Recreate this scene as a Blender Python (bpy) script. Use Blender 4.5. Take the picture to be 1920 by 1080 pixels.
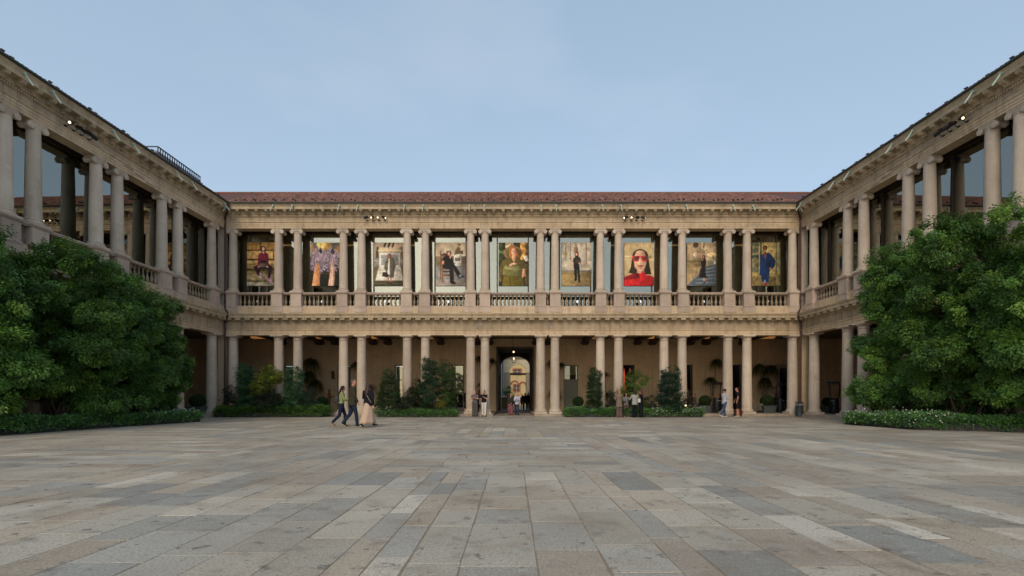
import bpy, bmesh, math, random
import numpy as np
from mathutils import Vector, Matrix
PI = math.pi
random.seed(7); rng = np.random.default_rng(11)
scene = bpy.context.scene
for o in list(bpy.data.objects): bpy.data.objects.remove(o)

# ------------------------------------------------------------------ camera
F, CX, HY, CZ = 923.0, 961.5, 748.0, 1.08
cam_d = bpy.data.cameras.new("camera"); cam = bpy.data.objects.new("camera", cam_d)
scene.collection.objects.link(cam); scene.camera = cam
cam.location = (0, 0, CZ); cam.rotation_euler = (PI/2, 0, 0)
cam_d.sensor_width = 36; cam_d.lens = 36*F/1920
cam_d.shift_y = (HY-540)/1920; cam_d.shift_x = -(CX-960)/1920
cam_d.clip_start = 0.1; cam_d.clip_end = 2000
scene.render.resolution_x = 1024; scene.render.resolution_y = 576

# ------------------------------------------------------------------ world, sun, exposure
W = bpy.data.worlds.new("World"); scene.world = W; W.use_nodes = True
nt = W.node_tree; nt.nodes.clear()
def wn(t): return nt.nodes.new(t)
SUN_EL, SUN_AZ = 20, 192          # degrees; azimuth: 180 = behind the camera
sky = wn('ShaderNodeTexSky'); sky.sky_type = 'NISHITA'; sky.sun_disc = False
sky.sun_elevation = math.radians(SUN_EL); sky.sun_rotation = math.radians(SUN_AZ)
sky.altitude = 100; sky.air_density = 1.0; sky.dust_density = 1.2; sky.ozone_density = 1.3
bg = wn('ShaderNodeBackground'); bg.inputs['Strength'].default_value = 0.104
tc = wn('ShaderNodeTexCoord'); mp = wn('ShaderNodeMapping'); mp.inputs['Scale'].default_value = (1.3, 1.3, 3.2)
nz = wn('ShaderNodeTexNoise'); nz.inputs['Scale'].default_value = 1.6; nz.inputs['Detail'].default_value = 5
cr = wn('ShaderNodeValToRGB'); cr.color_ramp.elements[0].position = .50; cr.color_ramp.elements[1].position = .82
cr.color_ramp.elements[1].color = (.15, .15, .15, 1); cr.color_ramp.elements[0].color = (0, 0, 0, 1)
mx = wn('ShaderNodeMix'); mx.data_type = 'RGBA'; mx.inputs[7].default_value = (5.2, 5.0, 5.1, 1)
out = wn('ShaderNodeOutputWorld')
# a thin even veil of high cloud: desaturates the blue a little everywhere
veil = wn('ShaderNodeMix'); veil.data_type = 'RGBA'; veil.inputs[0].default_value = .72; veil.inputs[7].default_value = (2.55, 3.0, 3.62, 1)
sx = wn('ShaderNodeSeparateXYZ'); nt.links.new(tc.outputs['Generated'], sx.inputs[0])
gr = wn('ShaderNodeMapRange'); gr.inputs[1].default_value = .0; gr.inputs[2].default_value = .62; nt.links.new(sx.outputs[2], gr.inputs[0])
vc = wn('ShaderNodeMix'); vc.data_type = 'RGBA'; vc.inputs[6].default_value = (2.75, 3.28, 3.92, 1); vc.inputs[7].default_value = (2.1, 2.78, 3.5, 1); nt.links.new(gr.outputs[0], vc.inputs[0]); nt.links.new(vc.outputs[2], veil.inputs[7])
nt.links.new(sky.outputs[0], veil.inputs[6])
nt.links.new(tc.outputs['Generated'], mp.inputs[0]); nt.links.new(mp.outputs[0], nz.inputs[0])
nt.links.new(nz.outputs[0], cr.inputs[0]); nt.links.new(cr.outputs[0], mx.inputs[0])
nt.links.new(veil.outputs[2], mx.inputs[6]); nt.links.new(mx.outputs[2], bg.inputs[0]); nt.links.new(bg.outputs[0], out.inputs[0])

sd = bpy.data.lights.new("sun", 'SUN'); sd.energy = 0.8; sd.angle = math.radians(24); sd.color = (1, .83, .62)
sun = bpy.data.objects.new("sun", sd); scene.collection.objects.link(sun)
el = math.radians(37); az = math.radians(SUN_AZ)
sdir = Vector((math.sin(az)*math.cos(el), math.cos(az)*math.cos(el), math.sin(el)))   # towards the sun
sun.rotation_euler = (-sdir).to_track_quat('-Z', 'Y').to_euler()
vs = scene.view_settings; vs.view_transform = 'Standard'; vs.look = 'None'; vs.gamma = 1; vs.use_curve_mapping = False
vs.exposure = 0.97

# ------------------------------------------------------------------ materials
def lin(c):
    return tuple(((x/255)/12.92 if x/255 <= .04045 else ((x/255+.055)/1.055)**2.4) for x in c)
MATS = {}
def newmat(name):
    m = bpy.data.materials.new(name); m.use_nodes = True
    n = m.node_tree.nodes; return m, n, m.node_tree.links, n['Principled BSDF']
def plain(name, col, rough=.7, metal=0.0, var=.12, scale=25, spec=.4, bump=0.0):
    if name in MATS: return MATS[name]
    m, n, l, b = newmat(name)
    g = n.new('ShaderNodeNewGeometry'); z = n.new('ShaderNodeTexNoise'); z.inputs['Scale'].default_value = scale; z.inputs['Detail'].default_value = 3
    l.new(g.outputs['Position'], z.inputs[0])
    x = n.new('ShaderNodeMix'); x.data_type = 'RGBA'
    x.inputs[6].default_value = (*[c*(1-var) for c in col], 1); x.inputs[7].default_value = (*[c*(1+var) for c in col], 1)
    l.new(z.outputs[0], x.inputs[0]); l.new(x.outputs[2], b.inputs['Base Color'])
    b.inputs['Roughness'].default_value = rough; b.inputs['Metallic'].default_value = metal
    b.inputs['Specular IOR Level'].default_value = spec
    if bump:
        bp = n.new('ShaderNodeBump'); bp.inputs['Strength'].default_value = bump; bp.inputs['Distance'].default_value = .02
        l.new(z.outputs[0], bp.inputs['Height']); l.new(bp.outputs[0], b.inputs['Normal'])
    MATS[name] = m; return m
def stone(name, c1, c2, dirt=(.12, .10, .075), dirt_amt=.45, grain=.25, joints=0.0, jaxis=None, streak=True, rough=.85):
    m, n, l, b = newmat(name)
    g = n.new('ShaderNodeNewGeometry')
    def noise(scale, vec=None, detail=4, sc=None):
        z = n.new('ShaderNodeTexNoise'); z.inputs['Scale'].default_value = scale; z.inputs['Detail'].default_value = detail
        if sc:
            q = n.new('ShaderNodeMapping'); q.inputs['Scale'].default_value = sc; l.new(g.outputs['Position'], q.inputs[0]); l.new(q.outputs[0], z.inputs[0])
        else: l.new(g.outputs['Position'], z.inputs[0])
        return z.outputs[0]
    def ramp(src, a, b_):
        r = n.new('ShaderNodeMapRange'); r.inputs[1].default_value = a; r.inputs[2].default_value = b_; l.new(src, r.inputs[0]); return r.outputs[0]
    def mix(fac, A, B, mode='MIX'):
        x = n.new('ShaderNodeMix'); x.data_type = 'RGBA'; x.blend_type = mode
        if isinstance(fac, float): x.inputs[0].default_value = fac
        else: l.new(fac, x.inputs[0])
        for i, v in ((6, A), (7, B)):
            if isinstance(v, tuple): x.inputs[i].default_value = (*v, 1)
            else: l.new(v, x.inputs[i])
        return x.outputs[2]
    def mul(a, k):
        q = n.new('ShaderNodeMath'); q.operation = 'MULTIPLY'; l.new(a, q.inputs[0])
        if isinstance(k, float): q.inputs[1].default_value = k
        else: l.new(k, q.inputs[1])
        return q.outputs[0]
    col = mix(ramp(noise(.9), .35, .65), c1, c2)
    if streak: col = mix(mul(ramp(noise(1.0, sc=(5, 5, .5)), .48, .78), dirt_amt), col, dirt)
    col = mix(mul(ramp(noise(2.3, detail=7), .56, .74), dirt_amt*.9), col, dirt)
    col = mix(mul(ramp(noise(3.7, detail=6), .58, .70), .35), col, tuple(min(1, c*1.25) for c in c1))
    gr = noise(38, detail=3)
    col = mix(mul(ramp(gr, .45, .75), grain), col, tuple(c*.55 for c in c2))
    if joints:
        s = n.new('ShaderNodeSeparateXYZ'); l.new(g.outputs['Position'], s.inputs[0])
        for ax in (jaxis or 'XY'):
            q = n.new('ShaderNodeMath'); q.operation = 'PINGPONG'; q.inputs[1].default_value = joints/2
            l.new(s.outputs['XYZ'.index(ax)], q.inputs[0])
            w = n.new('ShaderNodeMath'); w.operation = 'LESS_THAN'; w.inputs[1].default_value = .008; l.new(q.outputs[0], w.inputs[0])
            col = mix(mul(w.outputs[0], .55), col, tuple(c*.4 for c in c2))
    oi = n.new('ShaderNodeObjectInfo'); orr = n.new('ShaderNodeMapRange'); orr.inputs[3].default_value = .87; orr.inputs[4].default_value = 1.10; l.new(oi.outputs['Random'], orr.inputs[0])
    vm = n.new('ShaderNodeVectorMath'); vm.operation = 'SCALE'; l.new(col, vm.inputs[0]); l.new(orr.outputs[0], vm.inputs['Scale']); col = vm.outputs[0]
    l.new(col, b.inputs['Base Color']); b.inputs['Roughness'].default_value = rough; b.inputs['Specular IOR Level'].default_value = .25
    bp = n.new('ShaderNodeBump'); bp.inputs['Strength'].default_value = .35; bp.inputs['Distance'].default_value = .02
    l.new(noise(14, detail=6), bp.inputs['Height']); l.new(bp.outputs[0], b.inputs['Normal'])
    MATS[name] = m; return m
def tinted(name, rough=.8, grain=.2, gscale=40, translucent=0.0, spec=.3, stain=None, bump=.2):
    m, n, l, b = newmat(name)
    a = n.new('ShaderNodeAttribute'); a.attribute_name = 'tint'
    g = n.new('ShaderNodeNewGeometry'); z = n.new('ShaderNodeTexNoise'); z.inputs['Scale'].default_value = gscale; z.inputs['Detail'].default_value = 5
    l.new(g.outputs['Position'], z.inputs[0])
    r = n.new('ShaderNodeMapRange'); r.inputs[1].default_value = .3; r.inputs[2].default_value = .7; r.inputs[3].default_value = 1-grain; r.inputs[4].default_value = 1+grain; l.new(z.outputs[0], r.inputs[0])
    v = n.new('ShaderNodeVectorMath'); v.operation = 'SCALE'; l.new(a.outputs['Color'], v.inputs[0]); l.new(r.outputs[0], v.inputs['Scale'])
    col = v.outputs[0]
    if stain:
        for sc, c, lo, hi, amt, det in stain:
            z2 = n.new('ShaderNodeTexNoise'); z2.inputs['Scale'].default_value = sc; z2.inputs['Detail'].default_value = det; z2.inputs['Roughness'].default_value = .62; l.new(g.outputs['Position'], z2.inputs[0])
            r2 = n.new('ShaderNodeMapRange'); r2.inputs[1].default_value = lo; r2.inputs[2].default_value = hi; r2.inputs[4].default_value = amt; l.new(z2.outputs[0], r2.inputs[0])
            x = n.new('ShaderNodeMix'); x.data_type = 'RGBA'; l.new(r2.outputs[0], x.inputs[0]); l.new(col, x.inputs[6]); x.inputs[7].default_value = (*c, 1); col = x.outputs[2]
    l.new(col, b.inputs['Base Color']); b.inputs['Roughness'].default_value = rough; b.inputs['Specular IOR Level'].default_value = spec
    if bump:
        bp = n.new('ShaderNodeBump'); bp.inputs['Strength'].default_value = bump; bp.inputs['Distance'].default_value = .01
        l.new(z.outputs[0], bp.inputs['Height']); l.new(bp.outputs[0], b.inputs['Normal'])
    if translucent:
        t = n.new('ShaderNodeBsdfTranslucent'); l.new(col, t.inputs[0]); s = n.new('ShaderNodeMixShader'); s.inputs[0].default_value = translucent
        l.new(b.outputs[0], s.inputs[1]); l.new(t.outputs[0], s.inputs[2]); l.new(s.outputs[0], n['Material Output'].inputs[0])
    MATS[name] = m; return m
def glow(name, col, strength):
    m, n, l, b = newmat(name); b.inputs['Base Color'].default_value = (*col, 1)
    b.inputs['Emission Color'].default_value = (*col, 1); b.inputs['Emission Strength'].default_value = strength; MATS[name] = m; return m
def glassmat(name, refl, tint=(.8, .85, .8), rough=0.0):
    m, n, l, b = newmat(name); n.remove(b)
    t = n.new('ShaderNodeBsdfTransparent'); t.inputs[0].default_value = (*tint, 1)
    g = n.new('ShaderNodeBsdfGlossy'); g.inputs['Roughness'].default_value = rough; g.inputs[0].default_value = (.97, 1, .9, 1)
    fr = n.new('ShaderNodeFresnel'); fr.inputs[0].default_value = 1.5
    r = n.new('ShaderNodeMapRange'); r.inputs[1].default_value = 0; r.inputs[2].default_value = 1; r.inputs[3].default_value = refl; r.inputs[4].default_value = 1
    l.new(fr.outputs[0], r.inputs[0]); s = n.new('ShaderNodeMixShader'); l.new(r.outputs[0], s.inputs[0])
    l.new(t.outputs[0], s.inputs[1]); l.new(g.outputs[0], s.inputs[2]); l.new(s.outputs[0], n['Material Output'].inputs[0])
    MATS[name] = m; return m

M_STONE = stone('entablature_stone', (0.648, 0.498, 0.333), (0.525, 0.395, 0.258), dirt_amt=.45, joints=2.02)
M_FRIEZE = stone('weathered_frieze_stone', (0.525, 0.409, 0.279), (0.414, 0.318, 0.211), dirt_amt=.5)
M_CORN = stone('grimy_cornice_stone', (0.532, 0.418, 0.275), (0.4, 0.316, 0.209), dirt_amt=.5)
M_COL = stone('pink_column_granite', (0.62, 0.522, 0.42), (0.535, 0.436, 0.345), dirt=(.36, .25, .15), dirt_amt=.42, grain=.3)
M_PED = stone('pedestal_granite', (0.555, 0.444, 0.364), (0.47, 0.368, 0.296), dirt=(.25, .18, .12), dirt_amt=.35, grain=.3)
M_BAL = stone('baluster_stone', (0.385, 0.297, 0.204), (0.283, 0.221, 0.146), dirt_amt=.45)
M_WALL = stone('arcade_plaster', (0.69, 0.517, 0.326), (0.604, 0.45, 0.282), dirt=(.22, .16, .10), dirt_amt=.25, grain=.1, joints=1.35, rough=.9)
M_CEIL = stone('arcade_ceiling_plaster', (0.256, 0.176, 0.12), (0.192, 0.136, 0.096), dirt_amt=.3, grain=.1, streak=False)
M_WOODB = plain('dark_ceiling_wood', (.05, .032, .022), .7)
M_STEP = stone('step_stone', (0.462, 0.378, 0.294), (0.364, 0.294, 0.231), dirt_amt=.4)
M_TILE = tinted('terracotta_tiles', rough=.85, grain=.3, gscale=18)
M_PAVE = tinted('courtyard_paving_stone', rough=.62, grain=.30, gscale=55, spec=.35, bump=.45,
                stain=[(5.5, (.115, .10, .085), .615, .645, .75, 12), (1.3, (.24, .145, .075), .54, .70, .60, 8), (3.6, (.13, .115, .10), .56, .68, .5, 9), (.33, (.25, .205, .155), .42, .62, .5, 4), (7., (.44, .42, .37), .56, .68, .5, 8), (16., (.14, .12, .10), .60, .70, .55, 6)])
M_MORTAR = plain('joint_mortar', (.27, .205, .14), .95, var=.3, scale=12)
M_LEAF = tinted('foliage_leaf', rough=.5, grain=.12, gscale=3, translucent=.30, spec=.35, bump=0)
M_BARK = plain('bark', (.09, .06, .04), .9, var=.4, scale=18, bump=.4)
M_BRONZE = plain('dark_bronze_frame', (.045, .028, .020), .4, metal=.3)
M_BLACK = plain('black_metal', (.018, .019, .021), .45, metal=.2)
M_GREYM = plain('grey_green_metal', (.075, .085, .088), .55)
M_PIPE = plain('brown_copper_pipe', (.10, .055, .045), .5, metal=.5)
M_VERD = plain('verdigris_copper', (.42, .54, .47), .7)
M_GUTTER = plain('lead_gutter', (.06, .065, .06), .6, metal=.3)
M_GLASS = glassmat('gallery_glass', .22, (.62, .64, .56))
M_WGLASS = glassmat('window_glass', .06, (.85, .88, .85))
M_ROOMW = stone('gallery_inner_wall', (.15, .13, .065), (.11, .10, .055), dirt_amt=.2, streak=False)
M_ROOMC = plain('gallery_ceiling', (.48, .29, .10), .6)
M_ROOMF = plain('gallery_floor', (.10, .08, .055), .5)
M_WARM = glow('warm_lamp_glow', (1, .42, .12), .11)
M_COVE = glow('gallery_cove_glow', (1, .55, .2), .3)
M_BULB = glow('lit_bulb', (1, .72, .42), 1.8)
M_WHITEL = glow('pale_lamp_face', (.8, .86, 1), .55)

# ------------------------------------------------------------------ mesh helpers
class MB:
    def __init__(s): s.v = []; s.f = []; s.t = []
    def add(s, vs, fs, tint=None):
        k = len(s.v); s.v += [tuple(p) for p in vs]; s.f += [tuple(i+k for i in f) for f in fs]
        s.t += [tint or (1, 1, 1)]*len(fs); return s
    def box(s, x0, x1, y0, y1, z0, z1, tint=None, taper=0, tx=None):
        t = taper; X = tx if tx is not None else t
        v = [(x0+X, y0+t, z0), (x1-X, y0+t, z0), (x1-X, y1-t, z0), (x0+X, y1-t, z0), (x0, y0, z1), (x1, y0, z1), (x1, y1, z1), (x0, y1, z1)]
        return s.add(v, [(3, 2, 1, 0), (4, 5, 6, 7), (0, 1, 5, 4), (1, 2, 6, 5), (2, 3, 7, 6), (3, 0, 4, 7)], tint)
    def cbox(s, c, d, tint=None): return s.box(c[0]-d[0]/2, c[0]+d[0]/2, c[1]-d[1]/2, c[1]+d[1]/2, c[2]-d[2]/2, c[2]+d[2]/2, tint)
    def lathe(s, prof, seg=20, c=(0, 0, 0), M=None, cap=True, tint=None):
        vs = []; fs = []; n = len(prof)
        for r, z in prof:
            for k in range(seg):
                a = 2*PI*k/seg; p = Vector((r*math.cos(a), r*math.sin(a), z))
                if M is not None: p = M @ p
                vs.append((p.x+c[0], p.y+c[1], p.z+c[2]))
        for i in range(n-1):
            for k in range(seg):
                k2 = (k+1) % seg; fs.append((i*seg+k, i*seg+k2, (i+1)*seg+k2, (i+1)*seg+k))
        if cap: fs.append(tuple(range(seg-1, -1, -1))); fs.append(tuple((n-1)*seg+k for k in range(seg)))
        return s.add(vs, fs, tint)
    def tube(s, pts, rad, seg=8, tint=None, cap=True):
        pts = [Vector(p) for p in pts]; n = len(pts)
        if not hasattr(rad, '__len__'): rad = [rad]*n
        vs = []; fs = []; ref = Vector((0, 0, 1))
        for i, p in enumerate(pts):
            d = (pts[min(i+1, n-1)]-pts[max(i-1, 0)]).normalized()
            r_ = ref if abs(d.dot(ref)) < .95 else Vector((0, 1, 0))
            a = d.cross(r_).normalized(); b = a.cross(d).normalized()
            for k in range(seg):
                t = 2*PI*k/seg; q = p+a*(rad[i]*math.cos(t))+b*(rad[i]*math.sin(t)); vs.append(q)
        for i in range(n-1):
            for k in range(seg):
                k2 = (k+1) % seg; fs.append((i*seg+k, i*seg+k2, (i+1)*seg+k2, (i+1)*seg+k))
        if cap: fs.append(tuple(range(seg-1, -1, -1))); fs.append(tuple((n-1)*seg+k for k in range(seg)))
        return s.add(vs, fs, tint)
    def ell(s, c, r, M=None, seg=12, rg=8, tint=None):
        vs = []; fs = []
        for i in range(rg+1):
            t = PI*i/rg - PI/2
            for k in range(seg):
                a = 2*PI*k/seg; p = Vector((r[0]*math.cos(t)*math.cos(a), r[1]*math.cos(t)*math.sin(a), r[2]*math.sin(t)))
                if M is not None: p = M @ p
                vs.append(Vector(c)+p)
        for i in range(rg):
            for k in range(seg):
                k2 = (k+1) % seg; fs.append((i*seg+k, i*seg+k2, (i+1)*seg+k2, (i+1)*seg+k))
        return s.add(vs, fs, tint)
    def cap(s, p0, p1, r0, r1, seg=10, sy=1.0):
        p0 = Vector(p0); p1 = Vector(p1); d = (p1-p0); L = d.length; d = d.normalized()
        ref = Vector((1, 0, 0)) if abs(d.x) < .8 else Vector((0, 1, 0))
        b = d.cross(ref).normalized(); a = b.cross(d).normalized()
        rings = []
        for t in (-90, -60, -30, 0): rings.append((r0*math.cos(math.radians(t)), r0*math.sin(math.radians(t))))
        for t in (0, 30, 60, 90): rings.append((r1*math.cos(math.radians(t)), L+r1*math.sin(math.radians(t))))
        vs = []; fs = []
        for r, h in rings:
            r = max(r, 1e-4)
            for k in range(seg):
                t = 2*PI*k/seg; vs.append(p0+d*h+a*(r*math.cos(t))+b*(r*math.sin(t)*sy))
        for i in range(len(rings)-1):
            for k in range(seg):
                k2 = (k+1) % seg; fs.append((i*seg+k, i*seg+k2, (i+1)*seg+k2, (i+1)*seg+k))
        return s.add(vs, fs)
    def loft(s, cs, rs, seg=20, cap=True, tint=None, wob=0):
        vs = []; fs = []; n = len(cs)
        for i, (c, r) in enumerate(zip(cs, rs)):
            for k in range(seg):
                a = 2*PI*k/seg; w = 1+wob*math.sin(a*7+i*.4)*(i/(n-1) if n > 1 else 0)
                vs.append((c[0]+r[0]*w*math.cos(a), c[1]+r[1]*w*math.sin(a), c[2]))
        for i in range(n-1):
            for k in range(seg):
                k2 = (k+1) % seg; fs.append((i*seg+k, i*seg+k2, (i+1)*seg+k2, (i+1)*seg+k))
        if cap: fs.append(tuple(range(seg-1, -1, -1))); fs.append(tuple((n-1)*seg+k for k in range(seg)))
        return s.add(vs, fs, tint)
    def run(s, prof, u0, u1, m0, m1, tint=None):
        """closed profile [(d,z)] (d = projection towards the court) swept along u, mitred at the ends with m0/m1"""
        n = len(prof); vs = [(u0+(d if m0 else 0), -d, z) for d, z in prof]+[(u1-(d if m1 else 0), -d, z) for d, z in prof]
        fs = [(i, (i+1) % n, n+(i+1) % n, n+i) for i in range(n)]
        if not m0: fs.append(tuple(range(n-1, -1, -1)))
        if not m1: fs.append(tuple(range(n, 2*n)))
        return s.add(vs, fs, tint)
    def mesh(s, name, mat=None, smooth=False, tint=False):
        me = bpy.data.meshes.new(name); me.from_pydata(s.v, [], s.f); me.update()
        if mat: me.materials.append(mat)
        if smooth: me.polygons.foreach_set('use_smooth', [True]*len(me.polygons)); 
        if tint:
            a = me.attributes.new('tint', 'FLOAT_COLOR', 'FACE'); a.data.foreach_set('color', [x for t in s.t for x in (*t, 1)])
        bm = bmesh.new(); bm.from_mesh(me); bmesh.ops.recalc_face_normals(bm, faces=bm.faces); bm.to_mesh(me); bm.free()
        return me
    def build(s, name, mat, parent=None, smooth=False, tint=False, loc=None, autosm=None):
        me = s.mesh(name, mat, smooth or autosm is not None, tint)
        if autosm is not None: sharp(me, autosm)
        return link(name, me, parent, loc)
def sharp(me, deg):
    bm = bmesh.new(); bm.from_mesh(me); th = math.radians(deg)
    for e in bm.edges:
        if len(e.link_faces) == 2 and e.calc_face_angle(0) > th: e.smooth = False
    bm.to_mesh(me); bm.free()
def link(name, data, parent=None, loc=None, rz=None):
    o = bpy.data.objects.new(name, data); scene.collection.objects.link(o)
    if parent: o.parent = parent
    if loc is not None: o.location = loc
    if rz is not None: o.rotation_euler = (0, 0, rz)
    return o
def tag(o, label, cat, group=None, kind=None):
    if label: o['label'] = label
    if cat: o['category'] = cat
    if group: o['group'] = group
    if kind: o['kind'] = kind
    return o
def empty(name, loc, label, cat, rz=0, group=None):
    o = bpy.data.objects.new(name, None); scene.collection.objects.link(o); o.location = loc; o.rotation_euler = (0, 0, rz)
    o.empty_display_size = .2; return tag(o, label, cat, group)
def PX(px, Y): return (px-CX)*Y/F
def PZ(py, Y): return CZ+(HY-py)*Y/F
def rbox(d, bev=.03, seg=2, c=(0, 0, 0)):
    bm = bmesh.new(); bmesh.ops.create_cube(bm, size=1); bmesh.ops.scale(bm, vec=d, verts=bm.verts)
    bmesh.ops.bevel(bm, geom=bm.edges[:], offset=bev, segments=seg, affect='EDGES', profile=.6); bmesh.ops.translate(bm, vec=c, verts=bm.verts)
    vs = [v.co.copy() for v in bm.verts]; bm.verts.index_update(); fs = [[v.index for v in f.verts] for f in bm.faces]; bm.free(); return vs, fs
# ================================================================== THE SETTING: paving
def paving():
    def ncol():
        r = random.random(); k = random.uniform(.87, 1.13)
        base = random.choice([(.305, .285, .245), (.295, .28, .245), (.27, .262, .238), (.285, .25, .205), (.25, .245, .228), (.33, .305, .265), (.28, .245, .205)])
        if r < .06: base = (.36, .342, .305)
        elif r < .16: base = (.205, .208, .198)
        return (base[0]*k*1.52, base[1]*k*1.43, base[2]*k*1.31)
    mb = MB()
    def slab(x0, x1, y0, y1):
        g = random.uniform(.002, .006); j = lambda: random.uniform(-.007, .007)
        c = ncol(); dz = random.uniform(0, .0018); b = .004
        v = [(x0+g+j(), y0+g+j(), -.006), (x1-g+j(), y0+g+j(), -.006), (x1-g+j(), y1-g+j(), -.006), (x0+g+j(), y1-g+j(), -.006)]
        t = [(a+sx*b, q+sy*b, dz) for (a, q, _), sx, sy in zip(v, (1, -1, -1, 1), (1, 1, -1, -1))]
        mb.add(v+t, [(4, 5, 6, 7), (0, 1, 5, 4), (1, 2, 6, 5), (2, 3, 7, 6), (3, 0, 4, 7)], c)
    xs = [-25.1, -20, -17.2, -13.6, -9.8, -6.0, -2.05, 1.8, 5.7, 9.6, 13.4, 17.2, 20, 25.1]; ys = [-6, 7.27, 13.8, 19.6, 25.4, 30.1]
    for i in range(len(xs)-1):
        for j in range(len(ys)-1):
            along = (i+j) % 2 == 0
            if j == 0: along = 5 <= i <= 7
            if j == 1 and i in (7, 8): along = True
            x0, x1, y0, y1 = xs[i], xs[i+1], ys[j], ys[j+1]
            if along:
                x = x0
                while x < x1-.01:
                    w = random.choice([.24, .28, .36, .42, .45, .5]);
                    if x1-(x+w) < .25: w = x1-x
                    y = y0
                    while y < y1-.01:
                        L = random.uniform(.55, 1.1) if j == 0 else random.uniform(.8, 2.2)
                        if y1-(y+L) < .4: L = y1-y
                        slab(x, x+w, y, y+L); y += L
                    x += w
            else:
                y = y0
                while y < y1-.01:
                    w = random.choice([.3, .38, .45, .5])
                    if y1-(y+w) < .25: w = y1-y
                    x = x0
                    while x < x1-.01:
                        L = random.uniform(.7, 2.0)
                        if x1-(x+L) < .4: L = x1-x
                        slab(x, x+L, y, y+w); x += L
                    y += w
    o = mb.build('courtyard_paving', M_PAVE, tint=True); tag(o, None, None, kind='structure')
    g = MB().box(-60, 60, -10, 120, -.6, -.004).build('ground', M_MORTAR); tag(g, None, None, kind='structure')
    mb.v, mb.f, mb.t = [], [], []
    # second courtyard and passage floor
    x = -12.0
    while x < 12:
        y = 30.1
        while y < 84:
            if y > 49.4 or -1.5 < x < 1.9 or y < 30.4: pass
            L = random.uniform(.9, 1.7)
            if (y >= 49 or (-1.9 < x < 1.9)): slab(x, x+.55, y, y+L)
            y += L
        x += .55
    o = mb.build('passage_paving', M_PAVE, tint=True); tag(o, None, None, kind='structure')
paving()

# ================================================================== column kinds (shared meshes, origin at the foot)
def seg_shaft(r0, r1, z0, z1, seg=28):
    prof = []
    for i in range(9):
        t = i/8; r = r0+(r1-r0)*(t**1.7); prof.append((r, z0+(z1-z0)*t))
    return prof
def entry(name, mb, mat, ang=30): me = mb.mesh(name, mat, True); sharp(me, ang); return me
LOWSH = entry('column', MB().lathe(seg_shaft(.305, .262, .30, 4.60), 28), M_COL)
LOWBASE = entry('base', MB().box(-.40, .40, -.40, .40, 0, .13).lathe([(.385, .13), (.405, .17), (.385, .215), (.35, .22), (.345, .25), (.35, .275), (.315, .31)], 28), M_COL)
LOWCAP = entry('capital', MB().lathe([(.264, 4.60), (.295, 4.615), (.295, 4.64), (.266, 4.655), (.266, 4.74), (.29, 4.75), (.33, 4.80), (.355, 4.835)], 28).box(-.385, .385, -.385, .385, 4.835, 4.92), M_COL)
UPSH = entry('ionic_column', MB().lathe(seg_shaft(.265, .222, .24, 3.72), 28), M_COL)
UPBASE = entry('base', MB().box(-.36, .36, -.36, .36, 0, .07).lathe([(.345, .07), (.36, .105), (.345, .14), (.30, .155), (.29, .18), (.305, .195), (.315, .215), (.30, .24), (.27, .25)], 28), M_COL)
def ionic():
    mb = MB(); RX = Matrix.Rotation(PI/2, 3, 'X')
    mb.lathe([(.224, 3.70), (.245, 3.715), (.245, 3.735), (.225, 3.75), (.25, 3.79), (.275, 3.84)], 28)
    for sy in (-1, 1):
        for sx in (-1, 1):
            c = (sx*.285, sy*.19, 3.80)
            mb.lathe([(.118, -.05), (.125, -.045), (.125, .045), (.118, .05)], 18, c, RX)
            mb.lathe([(.085, -.058), (.085, .058)], 16, c, RX); mb.lathe([(.035, -.068), (.035, .068)], 10, c, RX)
    for sx in (-1, 1):                                        # bolsters between front and rear volutes
        mb.lathe([(.115, -.14), (.085, -.05), (.08, 0), (.085, .05), (.115, .14)], 16, (sx*.285, 0, 3.80), RX)
    mb.box(-.30, .30, -.225, .225, 3.84, 3.915); mb.box(-.32, .32, -.25, .25, 3.915, 3.98)
    return entry('capital', mb, M_COL)
UPCAP = ionic()
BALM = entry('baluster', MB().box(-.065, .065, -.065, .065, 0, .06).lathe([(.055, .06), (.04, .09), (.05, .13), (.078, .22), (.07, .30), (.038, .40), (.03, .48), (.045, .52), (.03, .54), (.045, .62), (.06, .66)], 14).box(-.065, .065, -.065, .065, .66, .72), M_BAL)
def bracketm():
    mb = MB()   # scrolled modillion, u centred, projecting towards -y
    pr = [(0, 0), (.08, -.0), (.12, .05), (.20, .08), (.26, .10), (.30, .14), (.30, .22), (0, .22)]
    n = len(pr); v = [(-.085, -d, z) for d, z in pr]+[(.085, -d, z) for d, z in pr]
    mb.add(v, [(i, (i+1) % n, n+(i+1) % n, n+i) for i in range(n)]+[tuple(range(n-1, -1, -1)), tuple(range(n, 2*n))])
    mb.box(-.10, .10, -.32, .0, .19, .224)
    return mb.mesh('cornice_bracket', M_CORN)
BRM = bracketm()
MUM = MB().box(-.155, .155, -.25, 0, 0, .115).box(-.12, .12, -.22, -.03, -.02, 0).mesh('mutule_block', M_CORN)
TRIGM = MB()
for q in (-.09, -.03, .03, .09): TRIGM.box(q-.014, q+.014, -.016, .01, 0, .425)
TRIGM = TRIGM.box(-.13, .13, -.024, .01, .42, .475).mesh('triglyph', M_FRIEZE)
SPOUTM = MB().tube([(0, -.44, .42), (0, -.56, .30), (0, -.84, -.10)], .027, 6).box(-.045, .045, -.55, -.47, .33, .40).mesh('water_spout', M_VERD)  # verdigris water spout running outward and down from the cornice edge
SNOWM = MB().box(-.05, .05, -.03, .03, 0, .07).box(-.02, .02, -.10, .03, 0, .03).mesh('snow_guard', M_BLACK)

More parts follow.
